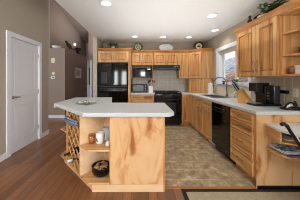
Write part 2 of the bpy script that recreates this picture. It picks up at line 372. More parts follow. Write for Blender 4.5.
# ------------------------------------------------------------------ cabinets
def front(mb, x0, x1, z0, z1, y=0, fr=.055, th=.022):
    """framed raised panel standing proud of the plane y, towards -y; slot 0 frame, slot 1 panel"""
    y0, y1 = y-th, y-.0005
    mb.mi = 0
    mb.box(x0, x0+fr, y0, y1, z0, z1).box(x1-fr, x1, y0, y1, z0, z1)
    mb.box(x0+fr, x1-fr, y0, y1, z0, z0+fr).box(x0+fr, x1-fr, y0, y1, z1-fr, z1)
    mb.mi = 1; g = .012
    mb.box(x0+fr, x1-fr, y-.003, y1, z0+fr, z1-fr)
    mb.hexa([(x0+fr+g, y-.003, z0+fr+g), (x1-fr-g, y-.003, z0+fr+g), (x1-fr-g, y-.003, z1-fr-g), (x0+fr+g, y-.003, z1-fr-g),
             (x0+fr+g+.012, y-.015, z0+fr+g+.012), (x1-fr-g-.012, y-.015, z0+fr+g+.012), (x1-fr-g-.012, y-.015, z1-fr-g-.012), (x0+fr+g+.012, y-.015, z1-fr-g-.012)])
    mb.mi = 0
    return mb
def pull(p, horiz, ln=.11, y=-.02):
    mb = MB(); x, z = p
    pts = []
    for i in range(9):
        a = -1+2*i/8; o = .028*(1-a**4)
        pts.append((x+a*ln/2, y-o, z) if horiz else (x, y-o, z+a*ln/2))
    return mb.tube(pts, .0055, 6)
def door_part(t, x0, x1, z0, z1, hp=None, y=0, hl=.12, fr=.055):
    d = obj('door', front(MB(), x0, x1, z0, z1, y, fr), [WOOD, HEART], t, False)
    if hp: obj('handle', pull(hp, False, hl, y-.02), NICKEL, d, False, smooth=True)
    return d
def drawer_part(t, x0, x1, z0, z1, y=0, fr=.035, handle=True):
    d = obj('drawer', front(MB(), x0, x1, z0, z1, y, fr), [WOODH, HEARTH], t, False)
    if handle: obj('handle', pull(((x0+x1)/2, (z0+z1)/2), True, .12, y-.02), NICKEL, d, False, smooth=True)
    return d
UT, UB, CT = 2.125, 1.345, 2.195
CROWNP = [(0, UT-.005), (.012, UT-.005), (.022, UT+.015), (.05, CT-.02), (.055, CT), (0, CT)]

# fridge surround: deep bridge cabinet and tall side panel
t = thing('fridge_cabinet', 'wide wooden wall cabinet directly above the black refrigerator', 'cabinet', (-1.193, 4.47, 0))
w = .848
obj('body', MB().box(0, w, 0, BY-4.47-.003, 1.80, CT-.002), WOOD, t, False, .002)
door_part(t, .012, w/2-.003, 1.815, UT-.015, (w/2-.03, 1.93), 0, .13)
door_part(t, w/2+.003, w-.012, 1.815, UT-.015, (w/2+.03, 1.93), 0, .13)
obj('side_panel', MB().box(w+.001, w+.078, 0, BY-4.47-.003, 0, CT-.002), WOOD, t, False, .002)
obj('crown_moulding', MB().sweep(CROWNP, [(0, 0), (w+.079, 0), (w+.079, .24)]), CROWN, t, False)

# microwave cabinet
t = thing('microwave_cabinet', 'wooden wall cabinet with open niche holding the microwave, right of the refrigerator', 'cabinet', (-.262, 4.77, 0))
w, dp = .664, .325
obj('body', MB().box(0, w, 0, dp, 1.745, CT-.002).box(0, .02, -.001, dp, UB, 1.744).box(w-.02, w, -.001, dp, UB, 1.744).box(.02, w-.02, 0, dp, UB, UB+.022).box(.02, w-.02, dp-.012, dp, UB+.022, 1.744), WOOD, t, False, .002)
door_part(t, .008, w/2-.003, 1.758, UT-.015, (w/2-.028, 1.83))
door_part(t, w/2+.003, w-.008, 1.758, UT-.015, (w/2+.028, 1.83))
obj('crown_moulding', MB().sweep(CROWNP, [(0, 0), (w-.001, 0)]), CROWN, t, False)
# over-range cabinet
t = thing('range_cabinet', 'short two-door wooden wall cabinet above the black range hood', 'cabinet', (.405, 4.77, 0))
w = .776
obj('body', MB().box(0, w, 0, dp, 1.745, CT-.002), WOOD, t, False, .002)
door_part(t, .012, w/2-.003, 1.758, UT-.015, (w/2-.028, 1.83))
door_part(t, w/2+.003, w-.012, 1.758, UT-.015, (w/2+.028, 1.83))
obj('crown_moulding', MB().sweep(CROWNP, [(0, 0), (w-.001, 0)]), CROWN, t, False)
# narrow cabinet
t = thing('narrow_cabinet', 'narrow tall one-door wooden wall cabinet between range hood and corner cabinet', 'cabinet', (1.183, 4.77, 0))
w = .285
obj('body', MB().box(0, w, 0, dp, UB, CT-.002), WOOD, t, False, .002)
door_part(t, .01, w-.008, UB+.012, UT-.015, (.035, 1.45))
obj('crown_moulding', MB().sweep(CROWNP, [(0, 0), (w-.001, 0)]), CROWN, t, False)
# diagonal corner cabinet and appliance garage
A, B = Vector((1.47, 4.77)), Vector((1.75, 4.45))
dd = (B-A); ln = dd.length; ang = math.atan2(dd.y, dd.x)
t = thing('corner_cabinet', 'diagonal one-door wooden corner wall cabinet right of the range', 'cabinet', (A.x, A.y, 0), ang)
poly = [(A.x, A.y), (B.x, B.y), (RX-.003, B.y), (RX-.003, BY-.003), (A.x, BY-.003)]
obj('body', MB().prism(poly, UB, CT-.002), WOOD, t, True, .002)
door_part(t, .012, ln-.012, UB+.012, UT-.015, (.04, 1.46))
obj('crown_moulding', MB().sweep(CROWNP, [(A.x+.001, A.y), (B.x, B.y), (RX-.003, B.y)]), CROWN, t)
t = thing('appliance_garage', 'small wooden appliance cupboard on the counter under the corner cabinet', 'cupboard', (A.x, A.y, .927), ang)
poly = [(A.x+.03, A.y+.02), (B.x-.01, B.y+.03), (RX-.013, B.y+.03), (RX-.013, BY-.014), (A.x+.03, BY-.014)]
obj('body', MB().prism(poly, .927, UB-.002), WOOD, t, True, .002)
o2 = math.hypot(.02, .02)
d = obj('door', front(MB(), .04, ln-.035, .008, .405, .018, .04), [WOOD, HEART], t, False)
# right-hand upper cabinet with curved open end shelves
YE, YF = 1.963, 2.82
t = thing('upper_cabinet', 'two-door wooden wall cabinet right of the window with curved open end shelves', 'cabinet', (1.75, YF, 0), -PI/2)
w = YF-YE; dp2 = RX-1.75-.003
obj('body', MB().box(0, w, 0, dp2, UB, CT-.002), WOOD, t, False, .002)
door_part(t, .012, w/2+.04-.003, UB+.012, UT-.012, (w/2+.008, 1.50), 0, .17, .065)
door_part(t, w/2+.04+.003, w-.014, UB+.012, UT-.012, (w/2+.072, 1.50), 0, .17, .065)
def qshelf(z0, z1, a=.29, b_=.30):
    pts = [(RX-.012, YE-.0015), (RX-.012, YE-b_)]
    for i in range(15):
        th = PI/2*(1-i/14); pts.append((RX-a*math.cos(th)-.012, YE-b_*math.sin(th)-.0015))
    return MB().prism(pts, z0, z1)
obj('end_shelf', qshelf(1.865, 1.887), WOODH, t, True, .004)
obj('end_shelf', qshelf(1.59, 1.612), WOODH, t, True, .004)
obj('end_shelf', qshelf(UB, UB+.024, .315, .32), WOODH, t, True, .004)
top = [(1.75, YE-.0015), (1.75, YE-.17), (1.86, YE-.29), (RX-.012, YE-.31), (RX-.012, YE-.0015)]
obj('end_top', MB().prism(top, UT-.02, CT-.002), WOODH, t, True, .002)
obj('crown_moulding', MB().sweep(CROWNP, [(RX-.012, YF), (1.75, YF), (1.75, YE-.17), (1.86, YE-.29), (RX-.012, YE-.31)]), CROWN, t)

# ------------------------------------------------------------------ base cabinets
def base_body(t, w, dp, end=None, kick=.07):
    obj('body', MB().box(0, w, 0, dp, .10, .883).box(.001, w-.001, kick, dp, 0, .10), WOOD, t, False, .002)
t = thing('base_cabinet', 'low wooden drawer cabinet under the short counter left of the range', 'cabinet', (-.262, 4.47, 0)); w = .664
base_body(t, w, .60)
drawer_part(t, .012, w/2-.004, .735, .87); drawer_part(t, w/2+.004, w-.012, .735, .87)
door_part(t, .012, w/2-.004, .115, .725, (w/2-.04, .62)); door_part(t, w/2+.004, w-.012, .115, .725, (w/2+.04, .62))
FX = 1.40
t = thing('corner_base_cabinet', 'narrow wooden base cabinet in the corner right of the range', 'cabinet', (1.187, 4.47, 0))
obj('body', MB().box(0, RX-1.187-.004, 0, .62, .10, .883).box(.001, RX-1.187-.004, .06, .62, 0, .10), WOOD, t, False, .002)
door_part(t, .008, FX-1.187-.012, .115, .87, None, 0, .1, .04)
t = thing('sink_base_cabinet', 'two-door wooden base cabinet under the sink, left of the dishwasher', 'cabinet', (FX, 4.467, 0), -PI/2)
w = 4.467-3.018; dpb = RX-FX-.004
obj('body', MB().box(0, w, 0, .012, .10, .883).box(0, .018, .012, dpb, .10, .883).box(w-.018, w, .012, dpb, .10, .883).box(.018, w-.018, .012, dpb, .10, .12).box(.001, w-.001, .07, dpb, 0, .10), WOOD, t, False, .001)
obj('filler_panel', MB().box(.02, w-.91, -.012, -.001, .115, .87), WOOD, t, False, .002)
for k in range(2):
    xa = w-.90+.45*k
    drawer_part(t, xa+.004, xa+.442, .735, .87, 0, .035, False)
    door_part(t, xa+.004, xa+.442, .115, .725, (xa+(.41 if k == 0 else .04), .63))
t = thing('drawer_cabinet', 'wooden base cabinet with a column of four drawers at the counter end', 'cabinet', (FX, 2.405, 0), -PI/2)
w = 2.405-1.885
obj('body', MB().box(0, w, 0, dpb, .10, .883).box(.001, w-.001, .07, dpb, 0, .10), WOOD, t, False, .002)
for (z0, z1) in ((.752, .875), (.605, .743), (.345, .596), (.112, .336)): drawer_part(t, .010, w-.045, z0, z1, 0, .026)
obj('end_panel', MB().box(1.385, RX-.004, 1.8835, 1.8845, 0, .883) if False else MB().box(w+.0005, w+.0025, -.004, dpb, 0, .883), PANEL, t, False)
# dishwasher
t = thing('dishwasher', 'black built-in dishwasher between the sink doors and the drawers', 'dishwasher', (FX, 3.013, 0), -PI/2); w = 3.013-2.41
obj('body', MB().box(0, w, .01, dpb, .10, .88).box(.01, w-.01, .06, dpb, 0, .10), BLACKM, t, False)
obj('door', MB().box(.004, w-.004, -.022, .009, .115, .745), BLACK, t, False, .006)
cp = obj('control_panel', MB().box(.004, w-.004, -.030, .009, .75, .878), BLACK, t, False, .008)
for k in range(5): obj('button', MB().box(.14+k*.045, .168+k*.045, -.033, -.031, .80, .815), STEEL, cp, False)
obj('knob', MB().lathe([(0, 0), (.022, 0), (.02, .016), (0, .016)], (.46, -.03, .808), 14, Matrix.Rotation(PI/2, 3, 'X')), IRON, cp, False)
obj('kick_plate', MB().box(.012, w-.012, .045, .058, .005, .098), BLACKM, t, False)
# vent grille in the toe kick beneath the sink doors
vg = MB().box(1.462, 1.469, 3.08, 3.33, .018, .085)
for k in range(9): vg.box(1.458, 1.462, 3.095+k*.026, 3.108+k*.026, .025, .078)
tag(obj('toe_kick_vent', vg, WPLAST), 'small white floor vent grille in the toe kick beneath the sink cabinet', 'vent')

# ------------------------------------------------------------------ countertops
SX0, SX1, SY0, SY1 = 1.52, 1.92, 3.26, 3.96
ce = FX-.02
ct = MB()
for (x0, x1, y0, y1) in ((ce, RX-.011, 1.863, SY0), (ce, RX-.011, SY1, 4.45), (ce, SX0, SY0, SY1), (SX1, RX-.011, SY0, SY1), (1.189, RX-.011, 4.45, BY-.013)):
    ct.box(x0, x1, y0, y1, .886, .926)
bmesh.ops.remove_doubles(ct.bm, verts=ct.bm.verts, dist=1e-5)
tag(obj('countertop', ct, COUNTER, bevel=.004), 'long pale grey countertop running under the window from the range to the drawers', 'countertop')
tag(obj('countertop', MB().box(-.262, .422, 4.45, BY-.013, .886, .926), COUNTER, bevel=.004), 'short pale grey countertop under the toaster oven, left of the range', 'countertop')

# sink and taps
t = thing('kitchen_sink', 'double stainless steel sink set in the countertop below the window', 'sink', (1.72, 3.61, .72))
rim = MB()
for (x0, x1, y0, y1) in ((SX0-.015, SX0+.02, SY0-.015, SY1+.015), (SX1-.02, SX1+.015, SY0-.015, SY1+.015), (SX0+.02, SX1-.02, SY0-.015, SY0+.02), (SX0+.02, SX1-.02, SY1-.02, SY1+.015), (SX0+.02, SX1-.02, 3.59, 3.63)):
    rim.box(x0, x1, y0, y1, .9265, .932)
obj('rim', rim, STEEL, t, True, .002)
for (y0, y1) in ((SY0+.02, 3.59), (3.63, SY1-.02)):
    b_ = MB().box(SX0+.02, SX1-.02, y0, y1, .75, .754)
    b_.box(SX0+.018, SX0+.02, y0, y1, .754, .926).box(SX1-.02, SX1-.018, y0, y1, .754, .926).box(SX0+.02, SX1-.02, y0-.002, y0, .754, .926).box(SX0+.02, SX1-.02, y1, y1+.002, .754, .926)
    obj('basin', b_, STEEL, t)
t = thing('faucet', 'tall chrome gooseneck kitchen faucet arching over the sink', 'faucet', (1.99, 3.60, .926))
obj('base', MB().lathe([(0, 0), (.028, 0), (.026, .03), (.018, .05), (.016, .12), (0, .12)], (1.99, 3.60, .9265), 16), NICKEL, t, smooth=True)
dv = Vector((-.21, .22, 0)); dl = dv.length; dv.normalize(); rr = dl/2
pts = [(1.99, 3.60, 1.04), (1.99, 3.60, 1.21)]
for i in range(1, 13):
    a = PI-PI*i/12; k = rr+rr*math.cos(a)
    pts.append((1.99+dv.x*k, 3.60+dv.y*k, 1.21+rr*math.sin(a)*1.02))
pts.append((1.99+dv.x*dl, 3.60+dv.y*dl, 1.12))
obj('spout', MB().tube(pts, .014, 10), NICKEL, t, smooth=True)
obj('lever', MB().tube([(1.985, 3.585, 1.0), (1.97, 3.545, 1.02), (1.95, 3.50, 1.05)], [.008, .007, .006], 8), CHROME, t, smooth=True)
t = thing('soap_dispenser', 'short chrome soap dispenser standing right of the faucet', 'soap dispenser', (2.0, 3.32, .926))
obj('base', MB().lathe([(0, 0), (.02, 0), (.02, .02), (.012, .03), (.010, .16), (0, .16)], (2.0, 3.32, .9265), 12), CHROME, t, smooth=True)
obj('spout', MB().tube([(2.0, 3.32, 1.08), (1.995, 3.325, 1.14), (1.95, 3.34, 1.15), (1.93, 3.35, 1.13)], .007, 8), CHROME, t, smooth=True)

# ------------------------------------------------------------------ refrigerator
t = thing('refrigerator', 'large black french-door refrigerator under the wide cabinet', 'refrigerator', (-.765, 4.40, 0)); hw = .405
obj('body', MB().box(-hw, hw, .03, .66, .03, 1.775).box(-hw+.03, hw-.03, .06, .6, 0, .03), BLACKM, t, False, .004)
for s in (-1, 1):
    d = obj('door', MB().box(min(.003*s, hw*s), max(.003*s, hw*s), -.045, .028, 1.145, 1.77), BLACK, t, False, .012)
    obj('handle', MB().tube([(s*.04, -.046, 1.19), (s*.04, -.085, 1.21), (s*.04, -.088, 1.42), (s*.04, -.085, 1.64), (s*.04, -.046, 1.66)], .011, 8), BLACKM, d, False, smooth=True)
dz = obj('freezer_drawer', MB().box(-hw, hw, -.045, .028, .07, 1.115), BLACK, t, False, .012)
obj('handle', MB().tube([(-hw+.06, -.046, 1.07), (-hw+.09, -.085, 1.07), (hw-.09, -.085, 1.07), (hw-.06, -.046, 1.07)], .012, 8), GREYM, dz, False, smooth=True)
# door reflections come from the rear windows; water dispenser on the left door
dsp = obj('water_dispenser', MB().box(-.30, -.17, -.050, -.044, 1.22, 1.50), DKGLASS, t, False, .003)
obj('dispenser_frame', MB().box(-.31, -.30, -.052, -.044, 1.21, 1.51).box(-.17, -.16, -.052, -.044, 1.21, 1.51).box(-.30, -.17, -.052, -.044, 1.50, 1.51).box(-.30, -.17, -.052, -.044, 1.21, 1.22), BLACKM, dsp, False)

# ------------------------------------------------------------------ range and hood
t = thing('kitchen_range', 'black slide-in kitchen range with cast iron grates in the back wall', 'range', (.805, 4.47, 0)); hw = .378
obj('body', MB().box(-hw, hw, 0, .60, .05, .905).box(-hw+.02, hw-.02, .05, .58, 0, .05), BLACKM, t, False, .003)
obj('cooktop', MB().box(-hw, hw, -.03, .60, .906, .930), BLACK, t, False, .006)
for s in (-1, 1):
    gm = MB()
    x0, x1 = (s*.19-.17, s*.19+.17)
    for x in (x0, s*.19-.06, s*.19+.06, x1): gm.box(x-.006, x+.006, .03, .57, .950, .964)
    for y in (.03, .16, .30, .44, .57): gm.box(x0, x1, y-.006, y+.006, .950, .964)
    for x in (x0, x1):
        for y in (.03, .57): gm.box(x-.008, x+.008, y-.008, y+.008, .9305, .950)
    obj('grate', gm, IRON, t, False)
    for y in (.16, .44): obj('burner', MB().lathe([(0, 0), (.05, 0), (.05, .008), (.03, .014), (0, .014)], (s*.19, y, .9305), 16), IRON, t, False)
cp = obj('control_panel', MB().hexa([(-hw, -.035, .80), (hw, -.035, .80), (hw, -.001, .80), (-hw, -.001, .80), (-hw, -.03, .904), (hw, -.03, .904), (hw, -.001, .904), (-hw, -.001, .904)]), BLACK, t, False, .004)
for x in (-.30, -.21, .21, .30): obj('knob', MB().lathe([(0, 0), (.021, 0), (.018, .022), (0, .022)], (x, -.034, .852), 14, Matrix.Rotation(PI/2, 3, 'X')), IRON, cp, False, smooth=True)
obj('display', MB().box(-.10, .10, -.036, -.033, .835, .872), DKGLASS, cp, False)
od = obj('oven_door', MB().box(-hw+.003, hw-.003, -.035, -.001, .245, .79), BLACK, t, False, .006)
obj('window', MB().box(-.22, .22, -.038, -.034, .36, .66), DKGLASS, od, False)
obj('handle', MB().tube([(-.31, -.036, .74), (-.30, -.075, .745), (.30, -.075, .745), (.31, -.036, .74)], .011, 8), BLACKM, od, False, smooth=True)
wd = obj('warming_drawer', MB().box(-hw+.003, hw-.003, -.033, -.001, .06, .235), BLACK, t, False, .006)
t = thing('range_hood', 'black under-cabinet range hood above the range', 'range hood', (.793, 4.62, 1.62)); hw = .383
obj('body', MB().hexa([(-hw, 0, 0), (hw, 0, 0), (hw, .46, 0), (-hw, .46, 0), (-hw, .02, .122), (hw, .02, .122), (hw, .46, .122), (-hw, .46, .122)]), BLACKM, t, False, .004)
obj('front_trim', MB().box(-hw+.005, hw-.005, -.006, -.001, .012, .026), GREYM, t, False)
for k in range(3): obj('button', MB().box(.2+k*.045, .228+k*.045, -.003, .0, .06, .074), WPLAST, t, False)
obj('filter', MB().box(-.28, .28, .08, .40, -.006, -.0005), GREYM, t, False)

# ------------------------------------------------------------------ counter appliances, back wall
t = thing('microwave', 'black microwave with steel trim sitting in the cabinet niche', 'microwave', (.07, 4.77, UB+.0225)); hw = .262
obj('body', MB().box(-hw, hw, -.01, .30, .006, .30).box(-hw+.03, -hw+.06, .02, .27, 0, .006).box(hw-.06, hw-.03, .02, .27, 0, .006), BLACKM, t, False, .006)
dr = obj('door', MB().box(-hw, .135, -.035, -.011, .035, .298), BLACK, t, False, .005)
obj('window', MB().box(-hw+.04, .09, -.038, -.0345, .075, .26), DKGLASS, dr, False)
obj('handle', MB().tube([(.115, -.036, .07), (.115, -.062, .085), (.115, -.062, .25), (.115, -.036, .265)], .008, 8), BLACKM, dr, False, smooth=True)
cp = obj('control_panel', MB().box(.139, hw, -.035, -.011, .035, .298), BLACK, t, False, .005)
obj('display', MB().box(.155, hw-.02, -.037, -.0345, .24, .275), emis('display_glow', (170, 210, 200), .35), cp, False)
for r in range(4):
    for c in range(3): obj('button', MB().box(.156+c*.032, .180+c*.032, -.037, -.0345, .07+r*.04, .092+r*.04), BLACKM, cp, False)
obj('base_trim', MB().box(-hw, hw, -.036, -.011, .008, .033), GREYM, t, False, .003)

t = thing('toaster_oven', 'dark toaster oven with glass door on the counter below the microwave', 'toaster oven', (-.005, 4.66, .9265)); hw = .225
obj('body', MB().box(-hw, hw, 0, .32, .015, .245), BLACKM, t, False, .01)
for x in (-hw+.03, hw-.03):
    for y in (.04, .28): obj('foot', MB().tube([(x, y, 0), (x, y, .0145)], .012, 8), IRON, t, False)
dr = obj('door', MB().box(-hw+.015, .115, -.016, -.001, .03, .225), GREYM, t, False, .004)
obj('window', MB().box(-hw+.03, .10, -.019, -.0155, .05, .185), mat('oven_glass', (104, 114, 116), .2), dr, False)
obj('handle', MB().tube([(-hw+.05, -.017, .205), (-hw+.05, -.045, .205), (.08, -.045, .205), (.08, -.017, .205)], .007, 8), STEEL, dr, False, smooth=True)
cp = obj('control_panel', MB().box(.12, hw-.008, -.014, -.001, .03, .225), BLACKM, t, False, .004)
for z in (.06, .125, .19): obj('knob', MB().lathe([(0, 0), (.018, 0), (.015, .02), (0, .02)], (.168, -.014, z), 12, Matrix.Rotation(PI/2, 3, 'X')), STEEL, cp, False, smooth=True)

t = thing('utensil_crock', 'square white utensil crock beside the toaster oven', 'utensil holder', (.315, 4.66, .9265))
cr = MB().box(-.065, .065, -.06, .06, 0, .012).box(-.065, -.055, -.06, .06, .012, .20).box(.055, .065, -.06, .06, .012, .20).box(-.055, .055, -.06, -.05, .012, .20).box(-.055, .055, .05, .06, .012, .20)
obj('pot', cr, CERAM, t, False, .004)
for i, (nm, dx, dy, hx, hz, col, lab) in enumerate([
        ('spatula', -.035, -.02, -.06, .34, (24, 24, 26), 'black spatula at the left of the white utensil crock'),
        ('ladle', -.01, .02, -.02, .36, (40, 52, 84), 'dark blue ladle standing in the white utensil crock'),
        ('wooden_spoon', .015, -.02, .02, .33, (214, 190, 70), 'yellow spoon standing in the middle of the white utensil crock'),
        ('slotted_spoon', .02, .02, .05, .35, (20, 20, 22), 'black slotted spoon behind the yellow spoon in the crock'),
        ('red_spatula', .035, -.01, .105, .34, (150, 24, 26), 'red spatula leaning right out of the white utensil crock')]):
    m = mat(nm+'_plastic', col, .4); x, y = .315+dx, 4.66+dy; px = .315+hx
    u = MB().tube([(x, y, .945), (px, y, .945+hz-.07)], .006, 6)
    u.ball((px+.004, y, .945+hz-.03), (.024, .008, .045), 10, 6)
    tag(obj(nm, u, m, smooth=True), lab, 'utensil', 'utensils in the white crock')

# ------------------------------------------------------------------ counter things, right side
t = thing('paper_towel_roll', 'white paper towel roll standing by the corner cabinet', 'paper towels', (1.90, 4.22, .926))
obj('roll', MB().lathe([(.018, 0), (.06, 0), (.06, .28), (.018, .28)], (1.90, 4.22, .937), 20), PAPER, t, smooth=False)
obj('holder', MB().lathe([(0, 0), (.07, 0), (.07, .009), (.008, .0095), (.008, .31), (.014, .32), (0, .33)], (1.90, 4.22, .9265), 16), WPLAST, t)

# knife block: leans towards the window, knives stick out at the top
t = thing('knife_block', 'slanted wooden knife block on the counter beside the coffee maker', 'knife block', (1.70, 2.56, .9265), 0)
kd = Vector((-.45, .893, 0))          # lean direction on the counter
def kp(a, z, s): return Vector((1.70, 2.52, .9265))+kd*a+Vector((0, 0, z))+Vector((kd.y, -kd.x, 0))*s
kb = MB(); hw = .058
sec = [(-.10, 0), (.09, 0), (.125, .165), (.065, .222)]
L_ = [kb.bm.verts.new(kp(a, z, -hw)) for a, z in sec]; R_ = [kb.bm.verts.new(kp(a, z, hw)) for a, z in sec]
kb.face(L_); kb.face(R_[::-1])
for i in range(4): kb.face([L_[i], R_[i], R_[(i+1) % 4], L_[(i+1) % 4]])
obj('block', kb, wood('block_wood', [(.3, (186, 128, 66)), (.7, (214, 164, 98))], (6, 6, 2)), t, bevel=.004)
q = Vector((.0, 0, 0)); kn = 0
nrm = (kd*.60+Vector((0, 0, .80))).normalized()
KL = ['steel-handled knife low at the window side of the knife block', 'black-handled knife low in the middle of the knife block', 'longest steel-handled carving knife in the knife block', 'black-handled bread knife upper right in the knife block', 'short steel-handled paring knife low at the camera side of the knife block', 'black-handled knife at the very top of the knife block', 'steel-handled steak knife at the top of the knife block']
for (a, z, s, l) in ((.120, .174, -.045, .15), (.120, .174, -.002, .16), (.102, .190, -.024, .24), (.102, .190, .022, .20), (.120, .174, .046, .12), (.080, .210, -.045, .20), (.080, .210, .008, .17)):
    p = kp(a, z, s)+nrm*.002
    o = obj('kitchen_knife', MB().tube([p, p+nrm*.012, p+nrm*.02, p+nrm*l*.6, p+nrm*l], [.006, .006, .010, .008, .011], 8), BLACKM if kn % 2 else STEEL, smooth=True)
    tag(o, KL[kn], 'knife', 'knives in the knife block'); kn += 1

# coffee maker faces the room
t = thing('coffee_maker', 'black single-serve coffee maker on the counter under the cabinet', 'coffee maker', (1.84, 2.32, .9265), 0)
obj('base', MB().box(-.20, .17, -.10, .10, 0, .028), BLACKM, t, False, .008)
obj('column', MB().box(-.07, .06, -.095, .095, .0285, .30), BLACK, t, False, .012)
obj('brew_head', MB().box(-.185, -.071, -.075, .075, .205, .335).box(-.071, .02, -.07, .07, .301, .335), BLACKM, t, False, .012)
obj('water_tank', MB().box(.062, .155, -.09, .09, .0285, .285), mat('smoky_plastic', (44, 46, 56), .15), t, False, .01)
obj('drip_tray', MB().box(-.185, -.08, -.07, .07, .0285, .045), STEEL, t, False, .003)
obj('nozzle', MB().lathe([(0, 0), (.012, 0), (.02, .03), (0, .03)], (-.13, 0, .173), 12), IRON, t, False)
for k in range(3): obj('button', MB().box(-.062+.02, -.03+.02, -.099, -.0955, .10+.04*k, .118+.04*k), NICKEL, t, False)
# outlets on the side wall
def outlet(y, z, m, label, sw=False, holes=True, wd=.07):
    t = thing('wall_outlet', label, 'outlet', (RX-.0105, y, z))
    pl = obj('plate', MB().box(-.006, 0, -wd/2, wd/2, -.058, .058), m, t, False, .003)
    for s in (-1, 1):
        obj('socket', MB().box(-.009, -.0062, -.014, .014, s*.024-.012, s*.024+.012), m, pl, False, .002)
        obj('slot', MB().box(-.0098, -.0091, -.008, -.005, s*.024-.005, s*.024+.005).box(-.0098, -.0091, .005, .008, s*.024-.005, s*.024+.005), IRON, pl, False)
outlet(2.265, 1.145, WPLAST, 'white wall outlet with a black plug behind the coffee maker')
outlet(2.085, 1.13, IVORY, 'ivory wall outlet to the right of the coffee maker')
pg = MB().box(RX-.062, RX-.0215, 2.165, 2.27, 1.108, 1.155)
pg.tube([(RX-.05, 2.26, 1.135), (RX-.055, 2.31, 1.11), (RX-.06, 2.36, 1.06), (RX-.06, 2.42, 1.01), (RX-.05, 2.46, .96), (RX-.05, 2.44, .935), (RX-.06, 2.43, .9365)], .009, 8)
tag(obj('power_cord', pg, BLACKM), 'black power cord plugged into the white outlet', 'cord')

# black metal stand near the counter end
t = thing('wire_stand', 'black curved metal stand with white cards on the counter end', 'stand', (1.94, 2.02, .9265))
obj('base_ring', MB().tube([(1.94+.13*math.cos(a), 2.0+.085*math.sin(a), .938) for a in [2*PI*i/20 for i in range(21)]], .011, 8), BLACKM, t, smooth=True)
obj('upright', MB().tube([(1.99, 2.0, .945), (1.985, 2.0, .99), (1.975, 2.0, 1.03)], [.012, .014, .010], 8), BLACKM, t, smooth=True)
obj('curl', MB().tube([(1.83, 1.985, .945), (1.85, 1.985, .985), (1.90, 1.985, 1.015), (1.945, 1.985, 1.005), (1.95, 1.985, .98)], .012, 8), BLACKM, t, smooth=True)
obj('card', MB().obox((1.90, 2.01, .975), (.05, 0, .02), (0, .004, 0), (-.012, 0, .02)), PAPER, t, label='white card')

# ------------------------------------------------------------------ desk at the counter end
t = thing('corner_desk', 'built-in wooden desk with pale top joined to the counter end', 'desk', (1.75, 1.6, 0))
dt = [(1.495, 1.878), (1.445, 1.64), (1.475, 1.45), (1.62, 1.15), (RX-.012, 1.15), (RX-.012, 1.878)]
obj('desktop', MB().prism(dt, .762, .79), DESKTOP, t, bevel=.004)
obj('side_panel', MB().prism([(1.512, 1.878), (1.465, 1.645), (1.485, 1.640), (1.532, 1.878)], .632, .7615), WOODY, t, bevel=.002)
obj('tray_shelf', MB().prism([(1.532, 1.878), (1.486, 1.640), (1.60, 1.575), (1.9, 1.50), (RX-.012, 1.48), (RX-.012, 1.878)], .632, .65), WOODH, t, bevel=.003)
sp_ = [(1.51, 1.878), (1.495, 1.78), (1.50, 1.70), (1.53, 1.645), (1.60, 1.605), (1.72, 1.56), (1.9, 1.53), (RX-.012, 1.52), (RX-.012, 1.878)]
obj('lower_shelf', MB().prism(sp_, .477, .497), WOODH, t, bevel=.004)
# magazines on the lower shelf
def magazine(name, c, rz, w, d, z, th, m, label, cat='magazine', group='magazines on the low desk shelf'):
    R = Matrix.Rotation(rz, 3, 'Z'); mb = MB()
    mb.obox((c[0], c[1], z+th/2), R@Vector((w/2, 0, 0)), R@Vector((0, d/2, 0)), Vector((0, 0, th/2-.0005)))
    return tag(obj(name, mb, m, bevel=.001), label, cat, group)
def cover(name, cols, sc=9):
    n = len(cols); return noisy(name, [(.32+.36*i/(n-1), c) for i, c in enumerate(cols)], (1, 1, 1), sc, 1, .35)
z = .4975
for i, (c, rz, w, d, th, m, lab) in enumerate([
        ((1.70, 1.75), .05, .30, .20, .016, NAVY, 'navy blue booklet at the bottom of the desk shelf pile'),
        ((1.665, 1.76), .0, .27, .21, .008, cover('cover_white', [(226, 226, 230), (200, 206, 214)]), 'white magazine second from the bottom of the desk shelf pile'),
        ((1.67, 1.755), .12, .27, .20, .007, cover('cover_pink', [(214, 190, 200), (236, 230, 232), (180, 120, 150)]), 'pinkish magazine in the middle of the desk shelf pile'),
        ((1.665, 1.765), -.1, .26, .20, .006, cover('cover_pale', [(236, 236, 236), (150, 190, 214)]), 'pale blue and white magazine near the top of the desk shelf pile'),
        ((1.655, 1.775), .1, .25, .19, .006, cover('cover_teal', [(20, 84, 150), (52, 150, 178), (226, 232, 236), (60, 130, 80)], 14), 'teal and blue magazine on top of the desk shelf pile')]):
    magazine('magazine', c, rz, w, d, z, th, m, lab); z += th+.0005
magazine('notepad', (1.62, 1.76), .2, .13, .17, .6505, .012, PAPER, 'white notepad in the desk tray', 'notepad', None)
magazine('folder', (1.83, 1.70), .1, .26, .24, .6505, .035, mat('plum_cover', (62, 42, 58), .5), 'dark plum folder lying in the desk tray', 'folder', None)
